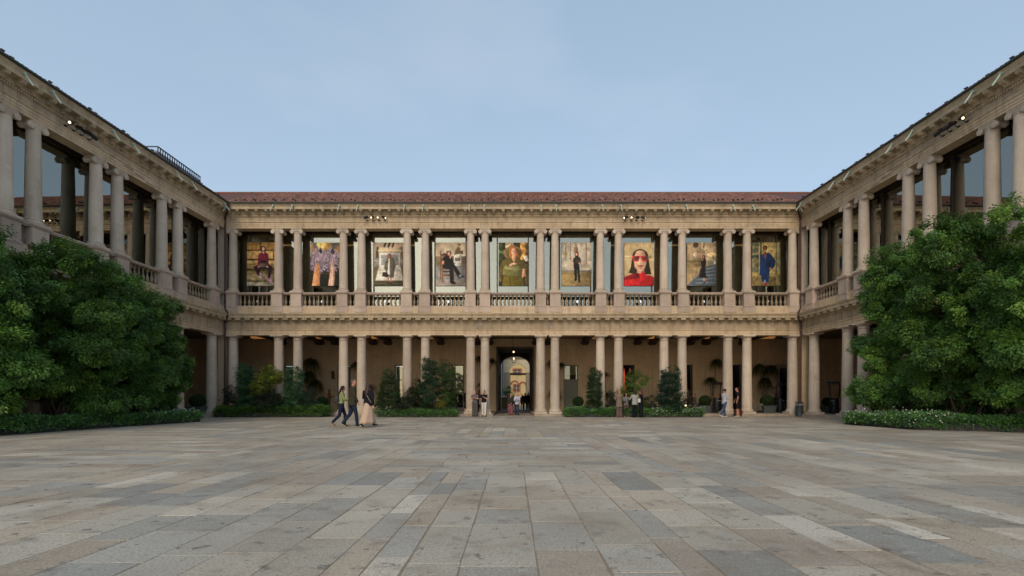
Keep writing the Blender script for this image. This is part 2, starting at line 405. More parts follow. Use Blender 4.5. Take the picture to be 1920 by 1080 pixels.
UP_E1 = [(-.56, 11.75), (0, 11.75), (0, 11.86), (.018, 11.865), (.018, 11.97), (.036, 11.975), (.036, 12.07), (.085, 12.12), (.085, 12.16), (-.56, 12.16)]
UP_FR = [(-.54, 12.16), (.0, 12.16), (.0, 12.43), (-.54, 12.43)]
UP_E2 = [(-.56, 12.43), (.02, 12.43), (.03, 12.46), (.03, 12.575), (.09, 12.58), (.11, 12.62), (.11, 12.80), (.44, 12.80), (.44, 12.95), (.455, 12.96), (.49, 13.03), (.52, 13.05), (.52, 13.10), (-.56, 13.10)]
LO_E1 = [(-.56, 5.07), (0, 5.07), (0, 5.20), (.02, 5.205), (.02, 5.33), (.065, 5.36), (.065, 5.40), (-.56, 5.40)]
LO_FR = [(-.54, 5.40), (0, 5.40), (0, 5.93), (-.54, 5.93)]
LO_E2 = [(-.56, 5.93), (.05, 5.93), (.08, 5.97), (.08, 6.10), (.36, 6.10), (.36, 6.22), (.40, 6.29), (.42, 6.33), (.42, 6.37), (.0, 6.43), (-.56, 6.43)]
BAND = [(-.56, 6.43), (.03, 6.43), (.03, 6.48), (.015, 6.50), (.015, 6.84), (-.56, 6.84)]
DEP = 7.2; GV = .9; UPZ = 7.77

def tile_roof(u0, u1, m0, m1, parent, guards):
    mb = MB(); w = .168; run = .36; slope = .515; v0 = -.58; z0 = 13.13; V1 = 5.4
    n = int((u1-u0)/w); rows = int((V1-v0)/run)
    for i in range(n):
        uc = u0+(i+.5)*w
        for r in range(rows):
            va = v0+r*run; vb = va+run+.03
            # clip against the neighbouring roof valley
            if m0 and uc-u0 < va*-1+0: pass
            lim = 0
            if m0 and (uc-u0) < -va-.1: continue
            if m1 and (u1-uc) < -va-.1: continue
            za = z0+(va-v0)*slope+.022; zb = z0+(vb-v0)*slope
            k = random.uniform(.7, 1.15); c = random.choice([(.24, .11, .08), (.20, .095, .075), (.29, .145, .105), (.15, .08, .066), (.26, .13, .10)])
            c = tuple(q*k for q in c); vs = []
            jz = random.uniform(0, .01)
            for (v_, z_, rr) in ((va, za, .078), (vb, zb, .066)):
                for a in (0, 36, 72, 108, 144, 180):
                    a = math.radians(a); vs.append((uc+rr*math.cos(a), v_, z_+jz+rr*math.sin(a)*.85))
            fs = [(q, q+1, q+7, q+6) for q in range(5)]+[(0, 5, 4, 3, 2, 1)]
            mb.add(vs, fs, c)
    e0 = u0 if not m0 else u0-6; e1 = u1 if not m1 else u1+6
    vs = [(u0-(0 if not m0 else -.58), v0+.02, z0-.02), (u1-(0 if not m1 else .58), v0+.02, z0-.02), (e1 if m1 else u1, V1, z0-.02+(V1-v0)*slope), (e0 if m0 else u0, V1, z0-.02+(V1-v0)*slope),
          (e1 if m1 else u1, 12, z0-2), (e0 if m0 else u0, 12, z0-2)]
    mb.add(vs, [(0, 1, 2, 3), (3, 2, 4, 5)], (.12, .055, .045))
    L = [(u0 if not m0 else u0-6), (u1 if not m1 else u1+6)]
    q = MB(); x = L[0]
    while x < L[1]:
        q.lathe([(.12, 0), (.105, .36)], 8, (x, V1, z0+(V1-v0)*slope-.01), Matrix.Rotation(PI/2, 3, 'Y'), tint=(.25*random.uniform(.7, 1.1), .10, .07)); x += .34
    k = len(mb.v); mb.v += q.v; mb.f += [tuple(i+k for i in f) for f in q.f]; mb.t += q.t
    roof = mb.build('roof', M_TILE, parent, tint=True)
    for j in range(guards):
        uu = u0+.9+(u1-u0-1.6)*j/guards
        for r in ((1,) if guards > 60 else (0,)):
            g = link('snow_guard', SNOWM, roof, (uu, v0+run*(.5+(j % 3)*.8), z0+.10+run*(.5+(j % 3)*.8)*slope))
    a0 = u0+(.78 if m0 else 0); a1 = u1-(.78 if m1 else 0)
    MB().run([(.55, 13.10), (.62, 13.12), (.62, 13.18), (.59, 13.18), (.59, 13.14), (.50, 13.14), (.50, 13.101)], u0, u1, m0, m1).build('gutter', M_GUTTER, roof)
    return roof

def wing(label, org, rz, u0, u1, m0, m1, cols, guards, kind):
    """colonnaded wing in local axes: u = x along the facade, y = 0 the facade plane, -y the court"""
    R = empty('palace_wing', org, label, 'building', rz, 'colonnaded palace wings round the courtyard')
    inr = .27
    # ---- stone storeys
    e = MB().run(LO_E1, u0, u1, m0, m1).build('lower_entablature', M_STONE, R)
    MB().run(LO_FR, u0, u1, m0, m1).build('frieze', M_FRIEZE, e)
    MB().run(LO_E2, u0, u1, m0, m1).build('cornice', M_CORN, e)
    x = u0+.5
    while x < u1-.4: link('triglyph', TRIGM, e, (x, 0, 5.45)); x += .62
    n = round((u1-u0-.8)/.583)
    for i in range(n+1): link('mutule_block', MUM, e, (u0+.4+(u1-u0-.8)*i/n, -.08, 5.985))
    MB().run(BAND, u0, u1, m0, m1).build('parapet_base', M_STONE, R)
    e = MB().run(UP_E1, u0, u1, m0, m1).build('upper_entablature', M_STONE, R)
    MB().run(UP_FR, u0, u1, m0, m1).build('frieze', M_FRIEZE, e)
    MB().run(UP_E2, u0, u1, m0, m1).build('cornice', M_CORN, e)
    d = MB(); x = u0+.2
    while x < u1-.1: d.box(x-.032, x+.032, -.085, -.02, 12.47, 12.565); x += .10
    d.build('dentil_band', M_STONE, e)
    for i in range(n+1): link('cornice_bracket', BRM, e, (u0+.4+(u1-u0-.8)*i/n, -.11, 12.575))
    tile_roof(u0, u1, m0, m1, R, guards)
    # ---- columns, pedestals
    for c in cols:
        o = link('column', LOWSH, R, (c, inr, .15)); link('base', LOWBASE, o); link('capital', LOWCAP, o)
        o = link('ionic_column', UPSH, R, (c, inr, UPZ)); link('base', UPBASE, o); link('capital', UPCAP, o)
        p = MB().box(c-.33, c+.33, -.045, .60, 6.84, 7.66).box(c-.36, c+.36, -.075, .62, 6.842, 6.93).box(c-.37, c+.37, -.09, .63, 7.66, 7.71).box(c-.395, c+.395, -.12, .65, 7.71, 7.769)
        p.box(c-.40, c+.40, -.055, .3, 6.50, 6.838)
        p.build('pedestal', M_PED, R)
        link('water_spout', SPOUTM, e, (c, 0, 12.62))
    # ---- balustrades between the pedestals
    cs = sorted(cols)
    edges = [u0]+cs+[u1]
    for a, b in zip(edges[:-1], edges[1:]):
        s0, s1 = a+.33, b-.33
        if a == u0: s0 = u0+.02
        if b == u1: s1 = u1-.02
        if s1-s0 < .12: continue
        bal = MB().box(s0+.002, s1-.002, .06, .46, 7.64, 7.70).box(s0+.002, s1-.002, .03, .49, 7.70, 7.755).build('balustrade', M_PED, R)
        MB().box(s0+.002, s1-.002, .08, .44, 6.842, 6.92).build('plinth', M_PED, bal)
        k = max(1, round((s1-s0)/.262)-(0 if s1-s0 > 1 else 0))
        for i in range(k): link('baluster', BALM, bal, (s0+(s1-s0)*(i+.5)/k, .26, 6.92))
    # ---- corner pier (the half of it on this side)
    # ---- gallery glazing, one window per bay
    U0 = u0-(DEP if m0 else 0); U1 = u1+(DEP if m1 else 0)
    gu0 = u0-(GV if m0 else 0); gu1 = u1+(GV if m1 else 0)
    cuts = [gu0]; 
    for a, b in zip(cs[:-1], cs[1:]):
        if b-a < 1.6: continue
        m = (a+b)/2
        m *= .98 if kind == 'rear' else 1
        cuts += [m-1.0, m+1.0] if kind == 'rear' else [m-.95]
    cuts.append(gu1)
    for a, b in zip(cuts[:-1], cuts[1:]):
        if b-a < .1: continue
        fr = MB()
        fr.box(a, a+.04, GV-.05, GV+.09, 6.86, 11.98).box(b-.04, b, GV-.05, GV+.09, 6.86, 11.98)
        if kind != 'rear': fr.box(a+.04, a+.13, GV+.02, GV+.20, 6.861, 11.979)
        fr.box(a+.04, b-.04, GV-.05, GV+.09, 11.72, 11.981).box(a+.04, b-.04, GV-.05, GV+.09, 6.859, 6.93)
        w = fr.build('window_frame', M_BRONZE, R)
        MB().box(a+.041, b-.041, GV, GV+.012, 6.931, 11.719).build('glass_pane', M_GLASS, w)
    # ---- gallery room and arcade shell
    lu0 = u0-(GV if m0 else 0); lu1 = u1+(GV if m1 else 0)
    if kind == 'rear': lu0, lu1 = U0, U1
    MB().box(lu0, lu1, .561, DEP, 6.70, 6.82).build('gallery_floor', M_ROOMF, R)
    MB().box(lu0, lu1, .561, DEP, 11.99, 12.10).build('gallery_ceiling', M_ROOMC, R)
    w = MB(); bays = [(a+b)/2 for a, b in zip(cs[:-1], cs[1:]) if b-a > 1.6]
    w.box(lu0, lu1, DEP-.3, DEP, 6.83, 11.98)
    for c in cs[::2]: w.box(c-.4, c+1.55, 4.6, 5.0, 6.83, 11.98)            # inner piers of the gallery
    w.build('gallery_wall', M_ROOMW, R)
    for b in bays:
        MB().box(b-1.2, b+1.2, 4.0, 4.12, 11.93, 11.985).build('ceiling_lamp', M_COVE, R)
    # arcade ceiling, beams, lamps
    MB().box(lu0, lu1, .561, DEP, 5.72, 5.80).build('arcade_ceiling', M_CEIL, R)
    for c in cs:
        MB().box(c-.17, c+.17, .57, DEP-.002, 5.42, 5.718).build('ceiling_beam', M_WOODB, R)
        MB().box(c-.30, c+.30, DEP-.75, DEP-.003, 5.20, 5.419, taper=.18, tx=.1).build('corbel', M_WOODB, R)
    st = MB(); edgeu = [(u0 if not m0 else u0-.1, u1 if not m1 else u1+.1)]
    return R, cs, bays, e, (U0, U1, lu0, lu1)

W2 = 18.02; FY = 30.8; SPL = math.radians(1.5)
rc = [-17.64, -14.77, -13.56, -10.68, -9.54, -6.66, -5.52, -2.66, -1.75, 1.75, 2.66, 5.52, 6.66, 9.54, 10.68, 13.56, 14.77, 17.64]
wy = [29.92, 27.0, 25.82, 23.0, 21.86, 19.08, 18.0, 15.15, 14.0, 11.1, 9.95, 7.1, 5.95]
rear, rcs, rbays, rent, rr = wing('two storey beige stone wing facing the camera, nine poster bays under a red tiled roof', (0, FY, 0), 0, -W2, W2, True, True, rc, 84, 'rear')
left, lcs, lbays, lent, lr = wing('colonnaded stone wing receding along the left side, trees in front', (-W2, FY, 0), PI/2-SPL, -28.3, 0, False, True, [y-FY for y in wy], 46, 'side')
right, rgs, rgb_, rgent, rgr = wing('colonnaded stone wing receding along the right side, trees in front', (W2, FY, 0), -PI/2+SPL, 0, 28.3, True, False, [FY-y for y in wy], 46, 'side')

# outer walls / far ends of the side wings, step along the arcades, corner piers, downpipes
for R, s in ((left, -1), (right, 1)):
    a, b = (-28.3, -.0) if s < 0 else (0, 28.3)
    far = -28.3 if s < 0 else 28.3
    MB().box(min(far, far+s*.4), max(far, far+s*.4), .0, DEP+.4, 0, 13.05).build('end_wall', M_WALL, R)
    lo, hi = (-28.3, DEP) if s < 0 else (-DEP, 28.3)
    w = MB().box(lo, hi, DEP, DEP+.4, 0, 5.72).box(lo, hi, DEP, DEP+.4, 5.73, 12.1)
    w.build('arcade_wall', M_WALL, R)
    L = (-28.3, -.0) if s < 0 else (0, 28.3)
    MB().box(L[0]-0, L[1], -.42, DEP-.001, .0, .149).build('step', M_STEP, R)
    # doors with dark frames on the inner wall
    for u in (-4.3, -9, -13, -17.2):
        uu = u if s < 0 else -u
        d = MB().box(uu-.95, uu-.8, DEP-.10, DEP-.002, .15, 3.55).box(uu+.8, uu+.95, DEP-.10, DEP-.002, .15, 3.55).box(uu-.95, uu+.95, DEP-.10, DEP-.002, 3.551, 3.75).build('door_frame', M_STEP, R)
        MB().box(uu-.8, uu+.8, DEP-.05, DEP-.003, .15, 3.55).build('door', M_WOODB, d)
    for i, b in enumerate((lbays if s < 0 else rgb_)):
        MB().box(b-.5, b+.5, 3.0, 3.5, 5.66, 5.719).build('ceiling_lamp', M_WOODB, R)

# rear arcade: the wall with real openings
def rear_ground():
    # openings: (x centre, half width, top, kind)
    wy_ = DEP; Yw = FY+DEP
    ops = [(PX(461, Yw), .45, 3.65, 'dark'), (PX(543, Yw), .48, 3.72, 'window'), (PX(645, Yw), .52, 3.72, 'window'), (PX(752, Yw), .52, 3.72, 'curtain'), (PX(858, Yw), .50, 3.72, 'window2'),
           (PX(966, Yw), 1.47, 5.1, 'portal'), (PX(1070.5, Yw), .56, 3.72, 'door'), (PX(1179.5, Yw), .45, 3.72, 'red'), (PX(1289, Yw), .42, 3.72, 'dark'), (PX(1383, Yw), .40, 3.72, 'dark'), (PX(1476, Yw), .62, 3.45, 'framed')]
    nich = [(PX(594, Yw), .34, 3.6), (PX(1230, Yw), .30, 3.5)]
    w = MB(); x = -25.1
    allo = sorted([(c-h, c+h, t) for c, h, t, k in ops])
    for a, b, t in allo:
        w.box(x, a, wy_, wy_+.5, 0, 5.72); w.box(a, b, wy_, wy_+.5, t, 5.72); x = b
    w.box(x, 25.1, wy_, wy_+.5, 0, 5.72); w.box(-25.1, 25.1, wy_, wy_+.4, 5.73, 12.4)
    wall = w.build('arcade_wall', M_WALL, rear)
    for c, h, t in nich:   # shallow blind niches: moulded rim round a sunken panel
        r = MB(); pts = [(c-h, .15+.9), (c-h, t-h)]+[(c-h*math.cos(a), t-h+h*math.sin(a)) for a in [PI*i/12 for i in range(1, 12)]]+[(c+h, t-h), (c+h, 1.05)]
        r.tube([(px_, wy_-.01, pz) for px_, pz in pts], .045, 6); r.build('niche_rim', M_WALL, wall)
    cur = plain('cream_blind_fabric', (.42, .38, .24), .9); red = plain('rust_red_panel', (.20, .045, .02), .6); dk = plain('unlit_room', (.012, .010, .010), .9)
    redg = glow('red_neon_figure', (1, .13, .06), .22); frm = plain('grey_painted_frame', (.20, .19, .16), .6); grd = plain('sage_painted_door', (.23, .235, .18), .6)
    for c, h, t, k in ops:
        if k == 'portal': continue
        y0 = wy_+.18
        if k in ('window', 'window2', 'curtain'):
            f = MB()
            for a, b in ((c-h, c-h+.09), (c+h-.09, c+h)): f.box(a, b, y0-.06, y0+.06, .15, t)
            f.box(c-h+.09, c+h-.09, y0-.06, y0+.06, t-.09, t).box(c-h+.09, c+h-.09, y0-.05, y0+.05, 2.52, 2.60).box(c-h+.09, c+h-.09, y0-.06, y0+.06, .15, .42)
            f = f.build('window', frm, rear); MB().box(c-h+.09, c+h-.09, y0-.004, y0+.004, .42, t-.09).build('pane', M_WGLASS, f)
            n = 10; bl = MB(); lo = 1.45 if k != 'curtain' else 2.3
            ww = 2*h-.18
            for i in range(n): bl.box(c-h+.09+ww*i/n, c-h+.09+ww*(i+1)/n, y0+.10+.02*(i % 2), y0+.13+.02*(i % 2), lo, t-.12)
            bl.build('blind', cur, f)
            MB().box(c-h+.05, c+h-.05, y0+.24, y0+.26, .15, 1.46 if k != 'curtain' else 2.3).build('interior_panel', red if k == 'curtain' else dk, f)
            if k != 'curtain': MB().box(c-h+.09, c+h-.09, y0+.16, y0+.18, 1.38, 1.45).build('valance', red, f)
        elif k == 'door':
            f = MB()
            for a, b in ((c-h, c-h+.08), (c+h-.08, c+h)): f.box(a, b, y0-.07, y0+.06, .15, t)
            f.box(c-h+.08, c+h-.08, y0-.07, y0+.06, t-.08, t).box(c-h+.08, c+h-.08, y0-.06, y0+.05, 2.5, 2.60)
            f = f.build('door_frame', grd, rear)
            d = MB().box(c-h+.08, c+h-.08, y0, y0+.05, .15, 2.5)
            for sx in (-1, 1):
                for z0_, z1_ in ((.35, 1.05), (1.15, 1.75), (1.85, 2.35)): d.box(c+sx*.25-.17, c+sx*.25+.17, y0-.025, y0, z0_, z1_)
            d = d.build('door', grd, f); MB().tube([(c+.02, y0-.02, 1.2), (c+.02, y0-.08, 1.2), (c+.12, y0-.08, 1.2)], .014, 6).build('handle', M_BLACK, d)
            MB().box(c-h+.08, c+h-.08, y0, y0+.01, 2.6, t-.08).build('fanlight', M_WGLASS, f)
            MB().box(c-h+.08, c+h-.08, y0+.08, y0+.1, 2.95, t-.08).build('blind', cur, f)
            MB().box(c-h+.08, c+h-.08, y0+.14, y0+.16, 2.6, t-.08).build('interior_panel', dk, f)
        else:
            f = MB().box(c-h, c-h+.05, y0, y0+.1, .15, t).box(c+h-.05, c+h, y0, y0+.1, .15, t).box(c-h+.05, c+h-.05, y0, y0+.1, t-.05, t).build('doorway', M_BRONZE, rear)
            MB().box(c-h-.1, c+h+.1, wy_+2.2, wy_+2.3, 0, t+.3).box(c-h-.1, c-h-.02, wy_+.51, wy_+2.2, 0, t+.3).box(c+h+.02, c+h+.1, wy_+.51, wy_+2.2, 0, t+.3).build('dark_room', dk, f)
            if k == 'red': 
                g = MB().lathe([(.10, 1.7), (.13, 2.1), (.06, 2.15), (.09, 2.6), (.04, 2.65), (.06, 3.1), (.01, 3.5)], 8, (c-.18, wy_+.9, 0)).box(c+.26, c+.30, wy_+.9, wy_+.94, 2.9, 3.5); g.build('red_lamp', redg, f)
            if k == 'framed':
                MB().box(c-h-.28, c-h, wy_-.10, wy_-.002, .15, t).box(c+h, c+h+.28, wy_-.10, wy_-.002, .15, t).box(c-h-.28, c+h+.28, wy_-.10, wy_-.002, t+.001, t+.3).build('stone_surround', M_STEP, f)
    # floor step of the arcade, split by the level passage
    pc, ph = PX(966, Yw), 1.47
    MB().box(-W2, -1.22, -.42, -.001, 0, .15).box(-25.1, -1.22, 0, DEP, 0, .148).build('step', M_STEP, rear)
    MB().box(2.22-.9, W2, -.42, -.001, 0, .15).box(1.32, 25.1, 0, DEP, 0, .148).build('step', M_STEP, rear)
    # passage: walls, vault, far arch
    x0, x1 = pc-ph, pc+ph; ya, yb = DEP+.5, DEP+10.6
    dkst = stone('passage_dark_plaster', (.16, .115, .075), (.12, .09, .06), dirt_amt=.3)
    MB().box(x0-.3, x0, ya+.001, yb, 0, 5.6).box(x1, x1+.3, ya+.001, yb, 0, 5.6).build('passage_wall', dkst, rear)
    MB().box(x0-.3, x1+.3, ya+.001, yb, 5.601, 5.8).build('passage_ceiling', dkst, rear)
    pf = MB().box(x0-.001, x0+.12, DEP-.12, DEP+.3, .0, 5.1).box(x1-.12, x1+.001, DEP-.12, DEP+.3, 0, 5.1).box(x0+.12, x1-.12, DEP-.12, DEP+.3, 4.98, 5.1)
    pf.build('portal_surround', dkst, rear)
    Ya = FY+yb; ah = 27*Ya/F; ac = PX(966, Ya); zt = PZ(668, Ya); zs = zt-.95
    arch_wall(rear, dkst, ac, ah, zs, zt, x0-.3, x1+.3, 5.8, yb, yb+.5)
    # gate leaves folded against the passage sides
    for sx, xx in ((-1, x0+.2), (1, x1-.2)):
        g = MB().box(xx-.02, xx+.02, ya+.3, ya+.36, .05, 3.0).box(xx-.02, xx+.02, ya+1.6, ya+1.66, .05, 3.0)
        for i in range(12): g.tube([(xx, ya+.38+.1*i, .1), (xx, ya+.38+.1*i, 2.9)], .011, 5)
        for z in (.1, 1.2, 2.9): g.box(xx-.018, xx+.018, ya+.36, ya+1.6, z, z+.05)
        g.build('iron_gate', M_BLACK, rear)
    # lamps in the arcade ceiling
    for X in (-18.9, -14.8, -10.5, -6.2, -2.5, 2.5, 6.2, 10.5, 14.8, 18.9):
        MB().box(X-.55, X+.55, 5.7, 6.2, 5.60, 5.719).build('ceiling_lamp', M_WARM, rear)
    # wall lantern box by the left window
    X = PX(625, Yw); MB().box(X-.09, X+.09, DEP-.16, DEP-.03, 2.6, 3.15).box(X-.14, X+.14, DEP-.20, DEP-.001, 3.15, 3.2).build('wall_lamp', plain('rusted_steel', (.10, .05, .03), .6), rear)
def arch_wall(parent, mat, c, h, zs, zt, xl, xr, top, y0, y1):
    m = MB(); n = 18; a = [(c-h*math.cos(PI*i/n), zs+(zt-zs)*math.sin(PI*i/n)) for i in range(n+1)]
    m.box(xl, c-h, y0, y1, 0, top).box(c+h, xr, y0, y1, 0, top)
    for (xa, za), (xb, zb) in zip(a[:-1], a[1:]):
        v = [(xa, y0, za), (xb, y0, zb), (xb, y0, top), (xa, y0, top), (xa, y1, za), (xb, y1, zb), (xb, y1, top), (xa, y1, top)]
        m.add(v, [(0, 1, 2, 3), (7, 6, 5, 4), (0, 4, 5, 1), (3, 2, 6, 7)])
    return m.build('arched_wall', mat, parent)
rear_ground()

# carved relief blocks in the lower frieze
for px in (898, 1029):
    X = PX(px, FY); m = MB().box(X-.22, X+.22, -.03, .0, 5.47, 5.86)
    for k in range(14): m.ell((X+random.uniform(-.15, .15), -.04, random.uniform(5.52, 5.81)), (.05, .02, .04), seg=6, rg=4)
    m.build('carved_relief', M_STEP, rear)
# corner piers and downpipes
for s in (-1, 1):
    X = s*18.29
    MB().box(X-.22, X+.22, .05, .45, .15, 5.06).build('corner_pier', M_WALL, rear)
    MB().box(X-.2, X+.2, .05, .45, 6.85, 11.74).build('corner_pier', M_COL, rear)
    xx = s*(W2-.07)
    p = MB().tube([(xx-s*.42, -.50, 13.05), (xx-s*.40, -.48, 12.75), (xx-s*.06, -.14, 12.45), (xx, -.07, 12.3), (xx, -.07, 6.75), (xx-s*.10, -.18, 6.6), (xx-s*.36, -.46, 6.40), (xx-s*.36, -.46, 6.2), (xx-s*.2, -.3, 5.95), (xx-s*.0, -.12, 5.8), (xx, -.10, .16)], .055, 10)
    for z in (12.1, 10.3, 8.7, 7.2, 5.4, 3.6, 2.0): p.lathe([(.07, 0), (.07, .05)], 10, (xx, -.08, z))
    p.lathe([(.06, 0), (.11, .14), (.11, .20)], 10, (xx-s*.42, -.50, 12.88))
    p.build('downpipe', M_PIPE, rear)

# small round flood lamps on the gallery ledge behind the balustrades
for i, b in enumerate(rbays):
    o = MB().lathe([(.05, 0), (.09, .02), (.095, .06), (.09, .08)], 14, (0, 0, 0), Matrix.Rotation(PI/2, 3, 'X')).tube([(0, 0, 0), (0, .05, -.38)], .02, 6).box(-.07, .07, -.02, .12, -.40, -.37)
    o = o.build('flood_lamp', M_BLACK, rear, loc=(b, .58, 7.27)); MB().lathe([(.075, 0), (.075, .012)], 14, (0, -.083, 0), Matrix.Rotation(PI/2, 3, 'X')).build('lamp_face', M_WHITEL, o)

# ---- frieze spotlights: four to a bar, each its own thing
def spots(parent_loc, rz, label, lit):
    names = ['first', 'second', 'third', 'fourth']
    for i in range(4):
        t = [(-.55, 1.2, .1), (-.18, .3, .2), (.17, -.2, .25), (.55, -1.25, .0)][i]
        o = empty('spotlight', (0, 0, 0), names[i]+' spotlight from the left '+label, 'spotlight', 0, 'spotlights on the upper friezes')
        M = Matrix.Translation(parent_loc) @ Matrix.Rotation(rz, 4, 'Z') @ Matrix.Translation((t[0], -.28, 0)); o.matrix_world = M
        d = Vector((math.sin(-t[1]), -math.cos(t[1]), -.45)).normalized(); q = Vector((0, 0, 1)).rotation_difference(d).to_matrix()
        MB().lathe([(.055, -.14), (.075, -.12), (.08, .12), (.085, .14), (.075, .14), (.07, .11)], 14, (0, 0, 0), q).build('housing', M_BLACK, o)
        MB().tube([(0, 0, 0), (0, .12, -.12), (0, .24, -.14)], .015, 6).box(-.04, .04, .20, .26, -.18, -.10).build('mounting_arm', M_BLACK, o)
        MB().lathe([(.046, .118), (.046, .128)], 14, (0, 0, 0), q).build('lens', M_BULB if lit[i] else M_BLACK, o)
spots((PX(703, 30.5), FY, 12.34), 0, 'on the rear frieze left of centre', (0, 1, 1, 1))
spots((PX(1190, 30.5), FY, 12.34), 0, 'on the rear frieze right of centre', (1, 1, 0, 1))
spots((-W2-.26, 20.6, 12.34), PI/2, 'on the left wing frieze', (1, 0, 0, 0))
spots((W2+.26, 20.3, 12.34), -PI/2, 'on the right wing frieze', (0, 0, 0, 1))

# ---- grey rooftop box with railings behind the left wing
def rooftop():
    o = empty('rooftop_terrace', (-28.0, 38.4, 13.0), 'grey slatted rooftop enclosure behind the left wing roof', 'rooftop unit')
    m = MB().box(-2, 2, -2.4, 2.5, 0, 6.25)
    m.build('wall', plain('grey_rooftop_panels', (.22, .21, .22), .7), o)
    r = MB()
    for i in range(20): r.box(2.001, 2.05, -2.4+i*.255, -2.34+i*.255, 4.4, 6.5)
    r.box(2.0, 2.07, -2.4, 2.5, 6.5, 6.57); r.box(-2, 2.0, -2.42, -2.38, 6.5, 6.57); r.build('railing', M_BLACK, o)
rooftop()

# ================================================================== buildings beyond the passage
def beyond():
    cream = stone('cream_stucco', (.62, .53, .37), (.55, .47, .33), dirt_amt=.2, grain=.08); base = stone('grey_base_stone', (.36, .31, .23), (.30, .26, .2), dirt_amt=.3)
    Y = 62; o = empty('cream_gatehouse', (0, Y, 0), 'cream stuccoed gatehouse with an arch, seen through the passage', 'building')
    def AW(c, h, zs, zt, xl, xr, top, y0, y1, mat): return arch_wall(o, mat, c, h, zs, zt, xl, xr, top, y0, y1)
    c = PX(971.5, Y); AW(c, 1.06, 4.45, 5.5, -9, 9, 6.1, 0, .6, cream)
    MB().run([(0, 6.1), (.1, 6.12), (.3, 6.3), (.3, 6.42), (-.6, 6.42), (-.6, 6.1)], -9, 9, 0, 0).build('cornice', cream, o)
    MB().add([(-9, -.45, 6.43), (9, -.45, 6.43), (9, 3.4, 8.3), (-9, 3.4, 8.3), (9, .6, 6.43), (-9, .6, 6.43)], [(0, 1, 2, 3), (3, 2, 4, 5)]).build('roof', plain('old_pink_tiles', (.28, .14, .11), .9, var=.4, scale=6), o)
    for s in (-1, 1): MB().box(c+s*1.55-.42, c+s*1.55+.42, -.08, -.001, 0, 4.3).box(c+s*1.55-.5, c+s*1.55+.5, -.14, -.001, 4.301, 4.42).build('pilaster', base, o)
    MB().box(c-1.05, c+1.05, .2, .35, 4.1, 4.35).box(c-1.05, c-.97, .2, .35, 0, 4.1).box(c+.97, c+1.05, .2, .35, 0, 4.1).build('gate_frame', M_BRONZE, o)
    # ochre palazzo behind
    Y2 = 80; p = empty('ochre_palazzo', (0, Y2, 0), 'ochre painted palazzo with a red brick window, framed by the far arch', 'building')
    och = stone('ochre_plaster', (.66, .49, .24), (.60, .44, .22), dirt_amt=.2, grain=.1); brick = plain('red_terracotta_trim', (.36, .12, .07), .8, var=.3, scale=9)
    wc = PX(968.5, Y2); wz0, wz1 = PZ(733, Y2), PZ(722, Y2)
    MB().box(-10, 10, 0, .5, 0, 11).build('wall', och, p)
    def win(cx, z0, z1, hw):
        f = MB().box(cx-hw-.25, cx-hw, -.08, -.001, z0-.2, z1+.2).box(cx+hw, cx+hw+.25, -.08, -.001, z0-.2, z1+.2).box(cx-hw, cx+hw, -.08, -.001, z1, z1+.2).box(cx-hw, cx+hw, -.08, -.001, z0-.2, z0).build('window', brick, p)
        MB().box(cx-hw, cx+hw, -.03, -.001, z0, z1).build('pane', plain('dark_window_pane', (.05, .06, .05), .3), f)
        MB().box(cx-.03, cx+.03, -.06, -.031, z0, z1).box(cx-hw, cx+hw, -.061, -.0311, (z0+z1)/2-.03, (z0+z1)/2+.03).build('sash', plain('pale_sash', (.5, .48, .4), .6), f)
    win(wc, wz0, wz1, .38); win(wc+.1, PZ(701, Y2), PZ(693, Y2), .5)
    for cx, r, z in ((PX(965, Y2), .62, 3.4), (PX(980, Y2), .52, 3.3)):
        MB().tube([(cx-r*math.cos(a), -.02, z+r*math.sin(a)) for a in [PI*i/14 for i in range(15)]], .13, 6).build('brick_arch', brick, p)
    MB().tube([(PX(976, Y2)-.4*math.cos(a), -.02, 1.5+.4*math.sin(a)) for a in [PI*i/10 for i in range(11)]], .05, 5).build('small_arch', brick, p)
    # white side building on the left of the second court
    q = empty('white_house', (PX(945, 52)-2.0, 56, 0), 'narrow white house edge at the left of the far court', 'building')
    q.location = (-1.15-2, 50, 0)
    m = MB().box(0, 2, 0, 11, 0, 9); m.build('wall', plain('white_wall_paint', (.68, .70, .74), .8), q)
    for yy in (1.5, 4.5, 7.5): MB().box(2.0, 2.05, yy, yy+.12, .2, 8.9).build('pipe', M_GUTTER, q)
beyond()
# ================================================================== FOLIAGE
def npmesh(name, V, Fq, mat, tint=None):
    me = bpy.data.meshes.new(name); nv = len(V); nf = len(Fq); k = Fq.shape[1]
    me.vertices.add(nv); me.vertices.foreach_set('co', V.astype(np.float32).ravel())
    me.loops.add(nf*k); me.loops.foreach_set('vertex_index', Fq.astype(np.int32).ravel())
    me.polygons.add(nf); me.polygons.foreach_set('loop_start', np.arange(nf, dtype=np.int32)*k); me.polygons.foreach_set('loop_total', np.full(nf, k, dtype=np.int32))
    me.update(calc_edges=True); me.materials.append(mat)
    if tint is not None:
        a = me.attributes.new('tint', 'FLOAT_COLOR', 'FACE'); a.data.foreach_set('color', np.concatenate([tint, np.ones((nf, 1))], 1).astype(np.float32).ravel())
    return me
def unit(a): return a/np.maximum(np.linalg.norm(a, axis=1, keepdims=True), 1e-9)
def leafgeo(P, D, N, S, wid=.5):
    """kite shaped leaves: P base points, D directions, N normals, S lengths"""
    D = unit(D); X = unit(np.cross(D, N)); s = S[:, None]
    b = P; l = P+D*s*.45+X*s*wid*.5; t = P+D*s; r = P+D*s*.45-X*s*wid*.5
    V = np.stack([b, l, t, r], 1).reshape(-1, 3); Fq = np.arange(len(P)*4).reshape(-1, 4); return V, Fq
